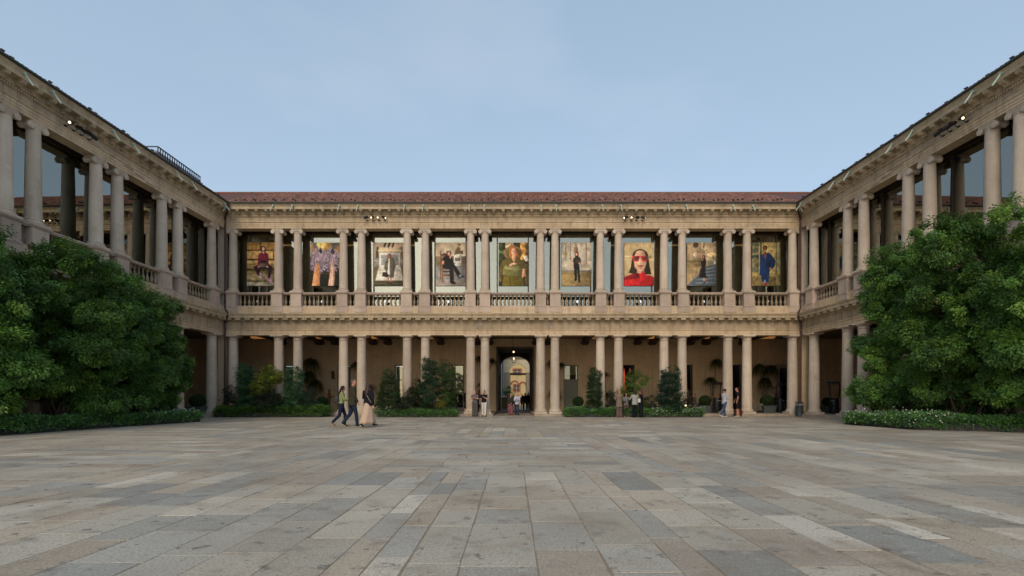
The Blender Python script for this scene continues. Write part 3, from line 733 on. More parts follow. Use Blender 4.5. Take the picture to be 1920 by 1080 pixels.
def tints(n, cols, var=.2, clump=None):
    c = np.array(cols)[rng.integers(0, len(cols), n) if clump is None else clump]
    return c*(1+rng.uniform(-var, var, (n, 1)))
def clumps(C, O, per, crad, flat, size, wid, cols, droop=.5, var=.22):
    """C clump centres, O outward directions: a tuft of leaves at each"""
    n = len(C); ci = np.repeat(np.arange(n), per)
    d = rng.normal(size=(n*per, 3)); d = unit(d)*rng.uniform(.15, 1, (n*per, 1))**.6
    cr = crad*rng.uniform(.6, 1.3, n); P = C[ci]+d*cr[ci][:, None]*np.array([1, 1, flat])
    D = d*np.array([1, 1, .5])+O[ci]*.7+np.array([0, 0, -droop])+rng.normal(size=P.shape)*.25
    N = np.array([0, 0, 1.0])+O[ci]*.5+rng.normal(size=P.shape)*.45
    S = size*rng.uniform(.6, 1.3, n*per); V, Fq = leafgeo(P, D, N, S, wid)
    cc = rng.integers(0, len(cols), n); T = tints(n*per, cols, var, cc[ci]); T *= (1+rng.uniform(-.32, .38, (n, 1)))[ci]
    return V, Fq, T
def lobesurf(lobes, n, inner=.62):
    C = []; O = []; vol = np.array([(a[3]*a[4]*a[5])**.67 for a in lobes]); pr = vol/vol.sum()
    L = np.array(lobes)
    while len(C) < n:
        i = rng.choice(len(lobes), p=pr); l = L[i]; d = unit(rng.normal(size=(1, 3)))[0]
        r = rng.uniform(.55, 1.06)**.5 if rng.random() < .8 else rng.uniform(.3, .9)
        p = l[:3]+d*l[3:6]*r
        q = ((p-L[:, :3])/L[:, 3:6]); m = np.sqrt((q**2).sum(1)); m[i] = 9
        if m.min() < inner: continue
        C.append(p); O.append(unit((d/l[3:6])[None])[0])
    return np.array(C), np.array(O)
GREENS = [(0.097, 0.202, 0.037), (0.118, 0.238, 0.044), (0.075, 0.159, 0.037), (0.166, 0.29, 0.048), (0.088, 0.185, 0.048)]
DEEP = [(0.045, 0.11, 0.053), (0.06, 0.139, 0.058), (0.034, 0.091, 0.048), (0.08, 0.149, 0.067)]
GOLD = [(0.18, 0.203, 0.026), (0.134, 0.18, 0.026), (0.09, 0.134, 0.026), (0.256, 0.256, 0.037), (0.067, 0.113, 0.026)]
OLIVE = [(0.113, 0.161, 0.032), (0.081, 0.129, 0.032), (0.145, 0.193, 0.04), (0.056, 0.097, 0.029)]
COVER = [(0.139, 0.295, 0.078), (0.095, 0.218, 0.073), (0.173, 0.343, 0.078), (0.088, 0.187, 0.078)]
def stems(parent, base, lobes, n, r0, spread=.25, mat=None):
    t = MB()
    for i in range(n):
        l = lobes[i % len(lobes)]; a = rng.uniform(0, 2*PI); b = (spread*math.cos(a)*rng.uniform(.3, 1), spread*math.sin(a)*rng.uniform(.3, 1), 0)
        e = (l[0]+rng.uniform(-.4, .4)*l[3], l[1]+rng.uniform(-.4, .4)*l[4], l[2]+rng.uniform(-.2, .7)*l[5])
        m1 = [b[k]+(e[k]-b[k])*.35+rng.uniform(-.08, .08) for k in range(3)]; m2 = [b[k]+(e[k]-b[k])*.7+rng.uniform(-.1, .1) for k in range(3)]
        t.tube([b, m1, m2, e], [r0, r0*.75, r0*.45, r0*.15], 7)
        for q in range(3):
            s = [m1, m2, m2][q]; u = [s[k]+rng.uniform(-1, 1)*l[3+k]*.6 for k in range(3)]; u[2] = abs(u[2]-s[2])*.7+s[2]
            t.tube([s, u], [r0*.4, r0*.1], 5)
    return t.build('trunk', mat or M_BARK, parent, smooth=True)
def plant(name, label, cat, loc, lobes, nclump, per, crad, size, cols, wid=.5, flat=.6, droop=.5, nst=4, r0=.05, spread=.2, group=None, leafname='crown', var=.22):
    o = empty(name, loc, label, cat, 0, group)
    C, O = lobesurf(lobes, nclump); V, Fq, T = clumps(C, O, per, crad, flat, size, wid, cols, droop, var)
    keep = (V.reshape(-1, 4, 3)[:, :, 2].min(1) > .03); T = T[keep]; V = V.reshape(-1, 4, 3)[keep].reshape(-1, 3); Fq = np.arange(len(V)).reshape(-1, 4)
    link(leafname, npmesh(leafname, V, Fq, M_LEAF, T), o)
    stems(o, loc, lobes, nst, r0, spread)
    return o
# --- big multi-stemmed trees along the side wings
TF = (.82, 1.12, .92, 1.05)
def bigtree(x, y, h, rad, label, grp, seed, low=.15, extra=()):
    lobes = []; rs = random.Random(seed); nl = 15
    for i in range(nl):
        t = (i+.5)/nl; z = low+.7+(h-low-1.35)*t; R = rad*(1-.22*t**2.6)*(.82 if t < .12 else 1)
        a = i*2.4+rs.uniform(-.5, .5); rr = R*rs.uniform(.35, .72)
        if i == nl-1: rr = R*.15
        s = rs.uniform(.75, 1.1)*(1 if t < .8 else .72); lobes.append((rr*math.cos(a), rr*math.sin(a)*1.15, z, .80*s*rad/1.4, .85*s*rad/1.4, .62*s))
    lobes += list(extra)
    return plant('broadleaf_tree', label, 'tree', (x, y, 0), lobes, 800, 150, .23, .088, [tuple(c*TF[seed % 4] for c in g_) for g_ in GREENS], .6, .95, .9, 7, .06, .35, grp)
gl = 'leafy trees along the left wing'; gr_ = 'leafy trees along the right wing'
bigtree(-16.5, 14.6, 7.0, 1.85, 'bushy green tree cut by the left edge of the photo', gl, 1)
bigtree(-16.3, 17.7, 7.15, 1.75, 'tallest green tree on the left, second from the left edge', gl, 2)
bigtree(-16.5, 20.4, 6.95, 1.70, 'green tree on the left, third from the left edge', gl, 3)
bigtree(-16.7, 22.7, 6.5, 1.45, 'green tree on the left nearest the corner, lowest of its row', gl, 4)
bigtree(16.35, 20.5, 7.75, 1.75, 'green tree on the right nearest the corner column pair', gr_, 5, extra=[(-.85, 0, 6.3, .8, .8, .62), (-.55, .1, 7.0, .75, .75, .5), (.5, 0, 7.2, .8, .8, .5), (-1.0, -.2, 5.0, .75, .8, .6)])
bigtree(16.3, 18.0, 8.1, 1.9, 'middle green tree on the right between two others', gr_, 6, extra=[(-.7, 0, 7.1, .85, .85, .6), (.6, 0, 7.3, .8, .8, .5)])
bigtree(16.7, 15.3, 7.5, 1.85, 'tallest green tree cut by the right edge of the photo', gr_, 7, extra=[(-.7, .3, 6.9, .8, .8, .5)])

# --- low beds: ground cover spilling over a dark edging
def bed(name, label, poly_x0, poly_x1, y0, y1, h, cols, leaf=.075, dens=1.0, flowers=None, over=.18, quad=None):
    """bed rectangle (or quad given as 4 xy points)"""
    pts = quad or [(poly_x0, y0), (poly_x1, y0), (poly_x1, y1), (poly_x0, y1)]
    o = empty(name, (0, 0, 0), label, 'planting bed')
    cx = sum(p[0] for p in pts)/len(pts); cy = sum(p[1] for p in pts)/len(pts)
    n = len(pts); ins = [(cx+(x-cx)*(1-.5*over/max(abs(x-cx), 1)), cy+(y-cy)*(1-.5*over/max(abs(y-cy), 1))) for x, y in pts]
    v = [(x, y, -.003) for x, y in pts]+[(x, y, .26) for x, y in pts]
    MB().add(v, [tuple(range(n)), tuple(range(2*n-1, n-1, -1))]+[(i, (i+1) % n, n+(i+1) % n, n+i) for i in range(n)]).build('edging', plain('dark_edging', (.05, .048, .045), .8), o)
    A = abs(sum(pts[i][0]*pts[(i+1) % n][1]-pts[(i+1) % n][0]*pts[i][1] for i in range(n)))/2
    N = int(A*95*dens); C = []; O = []
    def inside(x, y):
        c = False
        for i in range(n):
            (xa, ya), (xb, yb) = pts[i], pts[(i+1) % n]
            if (ya > y) != (yb > y) and x < (xb-xa)*(y-ya)/(yb-ya)+xa: c = not c
        return c
    x0, x1 = min(p[0] for p in pts), max(p[0] for p in pts); y0, y1 = min(p[1] for p in pts), max(p[1] for p in pts)
    while len(C) < N:
        x, y = rng.uniform(x0, x1), rng.uniform(y0, y1)
        if inside(x, y):
            hh = h*(.82+.25*math.sin(x*2.1+y)*math.sin(y*1.7)+rng.uniform(-.12, .14)); C.append((x, y, hh-.08)); O.append((0, 0, 1))
    per = 0
    for i in range(n):                                    # the overhanging rim
        (xa, ya), (xb, yb) = pts[i], pts[(i+1) % n]; L = math.hypot(xb-xa, yb-ya); nx, ny = (yb-ya)/L, -(xb-xa)/L
        if inside((xa+xb)/2+nx*.01, (ya+yb)/2+ny*.01): nx, ny = -nx, -ny
        for k in range(int(L*42*dens)):
            t = rng.random(); wv = .5+.5*math.sin(t*L*2.6+i)*math.sin(t*L*1.1); 
            zz = rng.uniform(.10+.16*(1-wv)*rng.random(), h*.9); out_ = over*(.5+.6*wv)*(1.1-zz/h*.6)
            C.append((xa+(xb-xa)*t+nx*out_*rng.uniform(-.3, 1), ya+(yb-ya)*t+ny*out_*rng.uniform(-.3, 1), zz)); O.append((nx*.8, ny*.8, .4))
    C = np.array(C); O = np.array(O); V, Fq, T = clumps(C, O, 26, .15, .6, leaf, .42, cols, .35)
    V[:, 2] = np.maximum(V[:, 2], .01)
    g = link('ground_cover', npmesh('ground_cover', V, Fq, M_LEAF, T), o)
    if flowers:
        fx0, fx1, nf, col = flowers
        sel = C[(C[:, 0] > fx0) & (C[:, 0] < fx1)]; k = rng.integers(0, len(sel), nf)
        P = sel[k]+rng.normal(size=(nf, 3))*.09; P[:, 2] = np.maximum(P[:, 2]+.06, .06); P[:, 1] -= .06
        Vs = []; 
        for q in range(3):
            a = rng.uniform(0, PI, nf); D = np.stack([np.cos(a), np.sin(a)*.4, np.full(nf, .5)], 1); S = rng.uniform(.04, .07, nf)
            v_, f_ = leafgeo(P-D*S[:, None]*.5, D, rng.normal(size=(nf, 3))*.4+np.array([0, -.7, .7]), S, .8); Vs.append(v_)
        V = np.concatenate(Vs); Fq = np.arange(len(V)).reshape(-1, 4)
        link('flowers', npmesh('flowers', V, Fq, M_LEAF, tints(len(Fq), [col], .15)), o)
    return o
WHT = (.62, .60, .55)
bed('planting_bed', 'long low green bed beneath the trees on the left, running to the left edge', -17.2, -15.15, 8.0, 23.4, .52, COVER, leaf=.085, flowers=None)
bed('planting_bed', 'flowering end of the left bed, small white blossoms near the wing corner', 0, 0, 0, 0, .58, COVER, leaf=.075, flowers=(-17, -14.5, 420, WHT), quad=[(-17.2, 23.45), (-15.15, 20.2), (-14.95, 20.2), (-14.9, 23.45)])
bed('planting_bed', 'low dark green bed beneath the trees on the right, white blossoms at its left end', 0, 0, 0, 0, .56, COVER, leaf=.08, flowers=(13.5, 15.1, 300, WHT), quad=[(14.1, 20.9), (14.1, 17.2), (16.6, 15.7), (17.3, 15.3), (17.3, 20.9)])
bed('planting_bed', 'bright green fern bed with tall shrubs left of the walking trio', PX(404, 28.9), PX(602, 28.9), 28.95, 30.3, .70, [(.13, .25, .045), (.10, .21, .045), (.17, .29, .05), (.07, .16, .045)], leaf=.085, over=.22)
bed('planting_bed', 'dark green bed between the walking trio and the central passage', PX(708, 28.9), PX(848, 28.9), 28.95, 30.3, .48, COVER, leaf=.08, over=.14, flowers=(PX(700, 28.9), PX(742, 28.9), 160, WHT))
bed('planting_bed', 'green bed right of the passage, white flowers over its right half', PX(1066, 28.9), PX(1318, 28.9), 28.95, 30.3, .58, COVER, leaf=.08, over=.18, flowers=(PX(1215, 28.9), PX(1330, 28.9), 380, WHT))

# --- shrubs in the rear beds (px = photo column, depth, top row, half width px)
def shrub(px, Y, top, hw, cols, label, shape='cone', leaf=.075, n=170, per=42, base=.25, group=None):
    x = PX(px, Y); h = PZ(top-2, Y); r = hw*1.12*Y/F; n = int(n*1.25); cols = [tuple(c*1.3 for c in q) for q in cols]; lobes = []
    rs = random.Random(int(px))
    if shape == 'cone':
        for i in range(6): t = i/5; lobes.append((rs.uniform(-.1, .1)*r, rs.uniform(-.1, .1)*r, base+.35+(h-base-.6)*t, r*(1-.62*t), r*(1-.62*t), .42))
    elif shape == 'column':
        for i in range(6): t = i/5; lobes.append((rs.uniform(-.15, .15)*r, rs.uniform(-.15, .15)*r, base+.35+(h-base-.65)*t, r*(.95-.25*t), r*(.95-.25*t), .42))
    elif shape == 'round':
        for i in range(8): a = i*2.4; lobes.append((r*.48*math.cos(a), r*.48*math.sin(a), base+.3+(h-base-.7)*((i*.37) % 1), r*.55, r*.55, .38))
        lobes.append((r*.1, 0, h-.4, r*.45, r*.45, .36))
    elif shape == 'loose':
        for i in range(10): a = i*2.4; t = i/9; lobes.append((r*.5*math.cos(a)*(1-.3*t), r*.5*math.sin(a), base+.3+(h-base-.6)*t, r*.46*(1-.25*t), r*.46, .36))
    return plant('shrub', label, 'shrub', (x, Y, .05), lobes, n, per, .17, leaf, cols, .5, .6, .35, 4, .022, .1, group)
shrub(461, 29.7, 690, 19, DEEP, 'dark green cone shrub leftmost in the fern bed', 'column', n=300)
shrub(503, 29.8, 688, 29, GOLD, 'golden green rounded shrub between two dark shrubs', 'round', leaf=.085, n=330)
shrub(551, 29.5, 696, 19, DEEP, 'dark green glossy upright shrub right of the golden shrub', 'column', n=300)
shrub(432, 29.8, 727, 16, [(.03, .035, .025), (.02, .035, .022)], 'low airy dark shrub at the far left of the fern bed', 'loose', n=90, leaf=.065)
shrub(505, 29.3, 736, 26, [(.016, .028, .018), (.02, .034, .02)], 'low blackish shrub in front of the golden shrub', 'round', n=170, leaf=.06)
shrub(579, 29.5, 734, 16, [(.03, .06, .035), (.02, .045, .03)], 'small grey green shrub at the right end of the fern bed', 'cone', n=120, leaf=.065)
shrub(730, 29.6, 699, 23, [(.035, .07, .025), (.045, .085, .03), (.028, .055, .022)], 'conical green shrub right of the woman in the long skirt', 'cone', n=330)
shrub(781, 29.7, 715, 18, [(.02, .04, .015), (.028, .05, .018)], 'dark rounded shrub left of the tallest shrub', 'round', n=190)
shrub(806, 29.4, 676, 21, [(.03, .07, .03), (.035, .08, .035), (.025, .055, .03)], 'tallest feathery green shrub left of the passage', 'loose', n=330)
shrub(836, 29.9, 679, 17, [(.045, .09, .03), (.035, .07, .025), (.06, .11, .03)], 'light green airy shrub in front of the blinded window', 'loose', n=230)
shrub(762, 29.3, 743, 17, [(.035, .035, .025), (.025, .04, .025)], 'low brownish shrub between the cone and the dark round shrub', 'round', n=110, leaf=.06)
shrub(829, 29.3, 752, 9, [(.10, .12, .02), (.30, .24, .02), (.06, .10, .02)], 'small yellow blossomed shrub under the airy shrub', 'round', n=40, leaf=.06)
shrub(1114, 29.7, 696, 14, [(.025, .055, .022), (.03, .065, .025)], 'slim dark conical shrub beside the topiary ball', 'column', n=230)
shrub(1186, 29.7, 695, 25, OLIVE, 'olive green open shrub behind the four women', 'round', n=230, leaf=.08)
shrub(1256, 29.5, 694, 22, [(.016, .045, .026), (.02, .052, .03), (.024, .06, .03)], 'deep green rounded shrub right of the four women', 'column', n=360)
shrub(1149, 29.8, 737, 13, [(.03, .04, .022), (.02, .04, .022)], 'low dark shrub left of the four women', 'loose', n=90, leaf=.06)
shrub(1216, 29.8, 742, 14, [(.03, .05, .025), (.022, .04, .022)], 'low dark shrub just right of the four women', 'round', n=90, leaf=.06)
shrub(1292, 29.8, 736, 13, [(.05, .05, .03), (.035, .04, .025)], 'thin airy brown shrub by the lit garden spot', 'loose', n=60, leaf=.06)
# garden spot, lit
o = empty('garden_spotlight', (PX(1284, 29.3), 29.2, 0), 'small lit garden spotlight glowing among the white flowers', 'spotlight')
MB().tube([(0, 0, 0), (0, 0, .62)], .012, 6).lathe([(.04, -.05), (.055, .06)], 12, (0, 0, .66), Matrix.Rotation(-PI/2.6, 3, 'X').inverted()).build('housing', M_BLACK, o)
MB().ell((0, -.05, .68), (.05, .02, .05)).build('lens', M_BULB, o)

# --- topiary balls in planters
def planter(px, Y, z, wpx, label, ball=True, cols=None, hh=.48, rr=None):
    x = PX(px, Y); w = wpx*Y/F; o = empty('potted_topiary', (x, Y, z), label, 'potted plant', 0, 'clipped balls in grey planters')
    m = MB().box(-w/2, w/2, -w/2, w/2, .03, hh-.07, taper=.05).box(-w/2-.02, w/2+.02, -w/2-.02, w/2+.02, hh-.07, hh)
    for sx in (-1, 1):
        for sy in (-1, 1): m.box(sx*(w/2-.12)-.04, sx*(w/2-.12)+.04, sy*(w/2-.12)-.04, sy*(w/2-.12)+.04, 0, .03)
    m.build('planter', M_GREYM, o)
    R = rr or w*.47; n = 4200; d = unit(rng.normal(size=(n, 3))); P = d*(R*rng.uniform(.93, 1.02, (n, 1)))*np.array([1, 1, .92])+np.array([0, 0, hh+R*.80])
    cl = cols or [(.028, .062, .012), (.038, .08, .016), (.022, .05, .012)]
    V, Fq = leafgeo(P, d+rng.normal(size=d.shape)*.9, d+rng.normal(size=d.shape)*.5, rng.uniform(.03, .06, n), .6)
    c = link('crown', npmesh('crown', V, Fq, M_LEAF, tints(n, cl, .25)), o)
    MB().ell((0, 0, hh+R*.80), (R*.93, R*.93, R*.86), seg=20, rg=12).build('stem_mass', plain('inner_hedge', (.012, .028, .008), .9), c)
    return o
planter(605, 32.3, .15, 21, 'clipped ball in a grey planter behind the fern bed end')
planter(370.5, 29.4, .15, 28, 'clipped ball in a wide grey planter left of the corner columns')
planter(848, 32.6, .15, 19, 'pale green clipped ball in a blue grey planter by the window', cols=[(.06, .11, .02), (.045, .09, .02)])
planter(1084, 31.9, .15, 21, 'clipped ball in front of the sage green door')
planter(1322, 33.6, .15, 23, 'clipped ball in a grey planter left of the first patio heater')
planter(1438, 33.4, .15, 24, 'clipped ball in a grey planter beside the tub armchairs')
planter(1551, 32.6, .15, 18, 'clipped ball in a small planter between the right wing columns')

# --- dracaenas: long arching blades on thin canes
def blades(c, n, L, droop, w=.035, up=.5):
    a = rng.uniform(0, 2*PI, n); e = rng.uniform(-.5, 1.3, n)*up+.25; seg = 5
    H = np.stack([np.cos(a), np.sin(a), np.zeros(n)], 1); P = np.repeat(np.array(c)[None], n, 0)+rng.normal(size=(n, 3))*.06
    side = np.stack([-np.sin(a), np.cos(a), np.zeros(n)], 1); Ln = L*rng.uniform(.6, 1.1, n); V = []
    for i in range(seg+1):
        t = i/seg; h = np.cos(e)*t*(1-.25*t*droop); z = np.sin(e)*t-droop*t*t*.9
        p = P+H*(h*Ln)[:, None]+np.array([0, 0, 1])*(z*Ln)[:, None]; ww = w*(1-t)**.7*.5+.002
        V.append(np.stack([p-side*ww, p+side*ww], 1))
    V = np.stack(V, 1); idx = np.arange(n*(seg+1)*2).reshape(n, seg+1, 2)
    Fq = np.stack([idx[:, :-1, 0], idx[:, :-1, 1], idx[:, 1:, 1], idx[:, 1:, 0]], -1).reshape(-1, 4)
    return V.reshape(-1, 3), Fq
def dracaena(px, Y, tops, label, pot=True, cols=None):
    x = PX(px, Y); o = empty('dracaena_plant', (x, Y, .15), label, 'potted plant', 0, 'tall dracaena plants along the arcade wall')
    MB().lathe([(.20, 0), (.27, .42), (.29, .44), (.29, .48), (.25, .48), (.24, .42)], 16).build('pot', M_BLACK, o)
    Vs = []; Fs = []; k = 0; st = MB()
    for tp, top, L, dr in tops:
        X = PX(tp, Y)-x; Z = PZ(top, Y)-.15; st.tube([(rng.uniform(-.08, .08), 0, .4), (X*.5+rng.uniform(-.05, .05), 0, Z*.55), (X, 0, Z)], [.035, .028, .022], 7)
        V, Fq = blades((X, 0, Z), 190, L, dr); Vs.append(V); Fs.append(Fq+k); k += len(V)
    V = np.concatenate(Vs); Fq = np.concatenate(Fs); nb = len(Fq)//5
    T = np.repeat(tints(nb, cols or [(.05, .075, .018), (.035, .055, .015), (.08, .095, .025)], .25), 5, 0)
    link('leaves', npmesh('leaves', V, Fq, M_LEAF, T), o); st.build('cane', plain('dracaena_cane', (.20, .14, .08), .9), o)
DY = 37.0
dracaena(586, DY, [(583, 676, 1.3, 1.25), (592, 716, 1.1, 1.3), (579, 700, 1.2, 1.3)], 'tall drooping dracaena behind the golden shrub')
dracaena(671, DY, [(669, 684, .95, .9), (692, 727, .8, .5)], 'dracaena between the column pair behind the tall man')
dracaena(905, DY, [(899, 672, .75, .8), (922, 676, .6, .9), (903, 722, .6, .6)], 'dracaena behind the column pair left of the passage')
dracaena(1037, DY, [(1035, 680, .75, .9), (1052, 684, .6, .9), (1040, 735, 1.0, .9)], 'dracaena behind the column pair right of the passage')
dracaena(1140, DY, [(1134, 703, .6, .5), (1140, 742, .75, .5)], 'low spiky dracaena right of the sage door')
dracaena(1336, DY, [(1343, 678, .95, 1.0), (1332, 712, .9, .9)], 'two tier dracaena behind the patio heater')
dracaena(1432, DY, [(1424, 686, 1.05, 1.3), (1444, 688, 1.1, 1.25), (1434, 712, 1.0, 1.3)], 'wide drooping dracaena above a clipped ball')
# greenery hanging under the right wing and the court beyond the passage
plant('shrub', 'leafy potted shrub beside the wooden box in the far court', 'shrub', (PX(952, 51), 51, .0), [(0, 0, 1.9, .55, .5, .5), (.2, 0, 1.5, .5, .4, .4)], 80, 40, .16, .08, GREENS, nst=3, r0=.02)
o = empty('wooden_crate_planter', (PX(946, 49.8), 49.8, 0), 'tall wooden planter box in the far court by the passage end', 'planter')
MB().box(-.30, .30, -.3, .3, .02, 1.15).build('box', plain('golden_wood', (.28, .17, .06), .6, var=.3, scale=6), o); MB().box(-.33, .33, -.33, .33, 1.151, 1.21).build('rim', M_BLACK, o)
# ================================================================== POSTERS (each a printed sheet, its picture painted cell by cell)
PW, PH = 78, 114
class Pic:
    def __init__(s, bg):
        s.y, s.x = np.mgrid[0:PH, 0:PW]; s.x = (s.x+.5)/PW; s.y = (s.y+.5)/PH; s.c = np.ones((PH, PW, 3))*np.array(bg, float); s.r = np.random.default_rng(3)
    def _p(s, m, col, a=1.0, var=0):
        col = np.array(col, float); n = 1+(s.r.random((PH, PW, 1))-.5)*2*var
        if m.any() and m.sum() < .5*PH*PW and m.sum() > 12:       # the printed photo's own modelling of each form
            xs = s.x[m]; w = max(xs.max()-xs.min(), .02); t = (s.x-xs.min())/w; f_ = s.field(4 if m.sum() > 300 else 2)
            n = n*(1.14-.42*np.clip(t, 0, 1)**1.5+.30*(f_-.5))[..., None]
        s.c = np.where(m[..., None], s.c*(1-a)+col*n*a, s.c); return s
    def field(s, cell):
        h, w = PH//cell+2, PW//cell+2; g = s.r.random((h, w)); yy = np.linspace(0, h-1.01, PH); xx = np.linspace(0, w-1.01, PW); y0 = yy.astype(int); x0 = xx.astype(int); fy = (yy-y0)[:, None]; fx = (xx-x0)[None]
        return g[y0][:, x0]*(1-fy)*(1-fx)+g[y0+1][:, x0]*fy*(1-fx)+g[y0][:, x0+1]*(1-fy)*fx+g[y0+1][:, x0+1]*fy*fx
    def rect(s, x0, y0, x1, y1, col, a=1, var=0): return s._p((s.x >= x0) & (s.x < x1) & (s.y >= y0) & (s.y < y1), col, a, var)
    def ell(s, cx, cy, rx, ry, col, a=1, var=0, ang=0):
        c_, s_ = math.cos(math.radians(ang)), math.sin(math.radians(ang)); dx = s.x-cx; dy = (s.y-cy)*PH/PW; u = dx*c_+dy*s_; v = -dx*s_+dy*c_
        return s._p((u/rx)**2+(v/(ry*PH/PW))**2 < 1, col, a, var)
    def poly(s, pts, col, a=1, var=0):
        m = np.zeros_like(s.x, bool); n = len(pts)
        for i in range(n):
            (xa, ya), (xb, yb) = pts[i], pts[(i+1) % n]
            if ya == yb: continue
            m ^= ((ya > s.y) != (yb > s.y)) & (s.x < (xb-xa)*(s.y-ya)/(yb-ya)+xa)
        return s._p(m, col, a, var)
    def line(s, x0, y0, x1, y1, w, col, a=1, var=0):
        d = math.hypot(x1-x0, y1-y0); nx, ny = -(y1-y0)/d*w/2, (x1-x0)/d*w/2; return s.poly([(x0+nx, y0+ny), (x1+nx, y1+ny), (x1-nx, y1-ny), (x0-nx, y0-ny)], col, a, var)
    def mott(s, amp, cell=6):
        h, w = PH//cell+2, PW//cell+2; g = s.r.random((h, w)); yy = np.linspace(0, h-1.01, PH); xx = np.linspace(0, w-1.01, PW); y0 = yy.astype(int); x0 = xx.astype(int); fy = (yy-y0)[:, None]; fx = (xx-x0)[None]
        n = g[y0][:, x0]*(1-fy)*(1-fx)+g[y0+1][:, x0]*fy*(1-fx)+g[y0][:, x0+1]*(1-fy)*fx+g[y0+1][:, x0+1]*fy*fx
        s.c *= (1+(n[..., None]-.5)*2*amp); return s
    def vgrad(s, y0, y1, c0, c1):
        m = (s.y >= y0) & (s.y < y1); t = ((s.y-y0)/(y1-y0))[..., None]; s.c = np.where(m[..., None], np.array(c0)*(1-t)+np.array(c1)*t, s.c); return s
def head(p, x, y, r, skin, hair, long=0):
    p.ell(x, y-.004, r*1.25, r*.95, hair)
    if long: p.rect(x-r*1.2, y, x+r*1.2, y+long, hair)
    p.ell(x, y+r*.12, r*.85, r*.72, skin)
def poster1():
    p = Pic((176, 140, 88))
    for y, c in ((0, (150, 112, 55)), (.17, (60, 42, 20)), (.19, (186, 148, 92)), (.38, (70, 50, 26)), (.41, (196, 162, 104)), (.48, (140, 110, 66)), (.53, (160, 132, 86)), (.6, (70, 62, 34)), (.66, (120, 104, 60)), (.74, (150, 134, 96)), (.86, (98, 88, 56)), (.92, (160, 150, 130))): p.rect(0, y, 1, 1, c)
    p.rect(.44, 0, .50, .17, (80, 56, 28)); p.rect(.9, .19, .94, .40, (96, 70, 36)); p.mott(.28, 5)
    p.poly([(.22, .56), (.45, .50), (.75, .50), (.90, .57), (.86, .66), (.80, .82), (.72, .84), (.74, .62), (.5, .6), (.46, .66), (.44, .78), (.36, .74)], (46, 20, 28), 1, .2)
    p.poly([(.40, .27), (.52, .22), (.64, .22), (.74, .27), (.76, .44), (.75, .54), (.68, .54), (.66, .46), (.46, .46), (.44, .55), (.37, .54), (.38, .42)], (110, 26, 48), 1, .18)
    p.rect(.46, .41, .67, .48, (40, 20, 30)); p.rect(.43, .48, .69, .57, (104, 84, 78), 1, .1); p.ell(.41, .56, .03, .02, (220, 170, 150)); p.ell(.71, .56, .03, .02, (220, 170, 150))
    p.poly([(.53, .21), (.62, .21), (.58, .28)], (215, 165, 140)); head(p, .575, .14, .062, (206, 156, 134), (40, 26, 24), .07)
    for x, y in ((.49, .72), (.52, .80), (.68, .80), (.76, .86), (.84, .90), (.84, .84)): p.ell(x, y, .055, .04, (158, 124, 136), 1, .35)
    return p
def poster2():
    p = Pic((30, 34, 26)); p.rect(0, 0, 1, .35, (120, 110, 96)); p.ell(.48, .02, .26, .16, (214, 166, 98)); p.ell(.45, -.02, .1, .14, (236, 190, 110)); p.mott(.3, 6)
    p.line(.0, .04, .12, .20, .05, (196, 128, 50)); p.line(1.0, .08, .86, .24, .05, (196, 128, 50)); p.rect(0, .70, 1, .73, (76, 60, 34))
    for i in range(1100):
        c = (.27, .73)[i % 2]; a = p.r.random()*2*PI; r = p.r.random()**.6; x = c+.32*r*math.cos(a); y = .40+.25*r*math.sin(a)+.02; g = p.r.random(); L = .03+p.r.random()*.05
        p.line(x, y, x+.03*math.cos(a), y+L*math.sin(a)+.004, .018, (90+130*g, 76+115*g, 92+110*g), .9)
    p.poly([(.29, .22), (.34, .10), (.41, .21), (.36, .25)], (48, 40, 52)); p.poly([(.68, .24), (.76, .12), (.83, .23), (.75, .28)], (44, 38, 50))
    for i in range(260):
        x = .26+.5*(i % 2)+p.r.normal()*.09; y = .38+p.r.normal()*.07; g = p.r.random(); p.line(x, y, x+.01, y+.05, .014, (100+110*g, 84+100*g, 96+100*g), .8)
    p.poly([(.22, .48), (.27, .46), (.30, .52), (.33, .72), (.32, 1), (.05, 1), (.12, .70)], (226, 150, 96)); p.poly([(.24, .48), (.27, .47), (.28, .9), (.22, 1), (.12, 1)], (240, 172, 120), .5)
    p.poly([(.72, .42), (.78, .42), (.82, .60), (.84, .80), (.80, 1), (.60, 1), (.66, .74)], (226, 172, 142)); p.poly([(.76, .46), (.79, .6), (.76, 1), (.70, 1)], (246, 214, 194), .6)
    return p
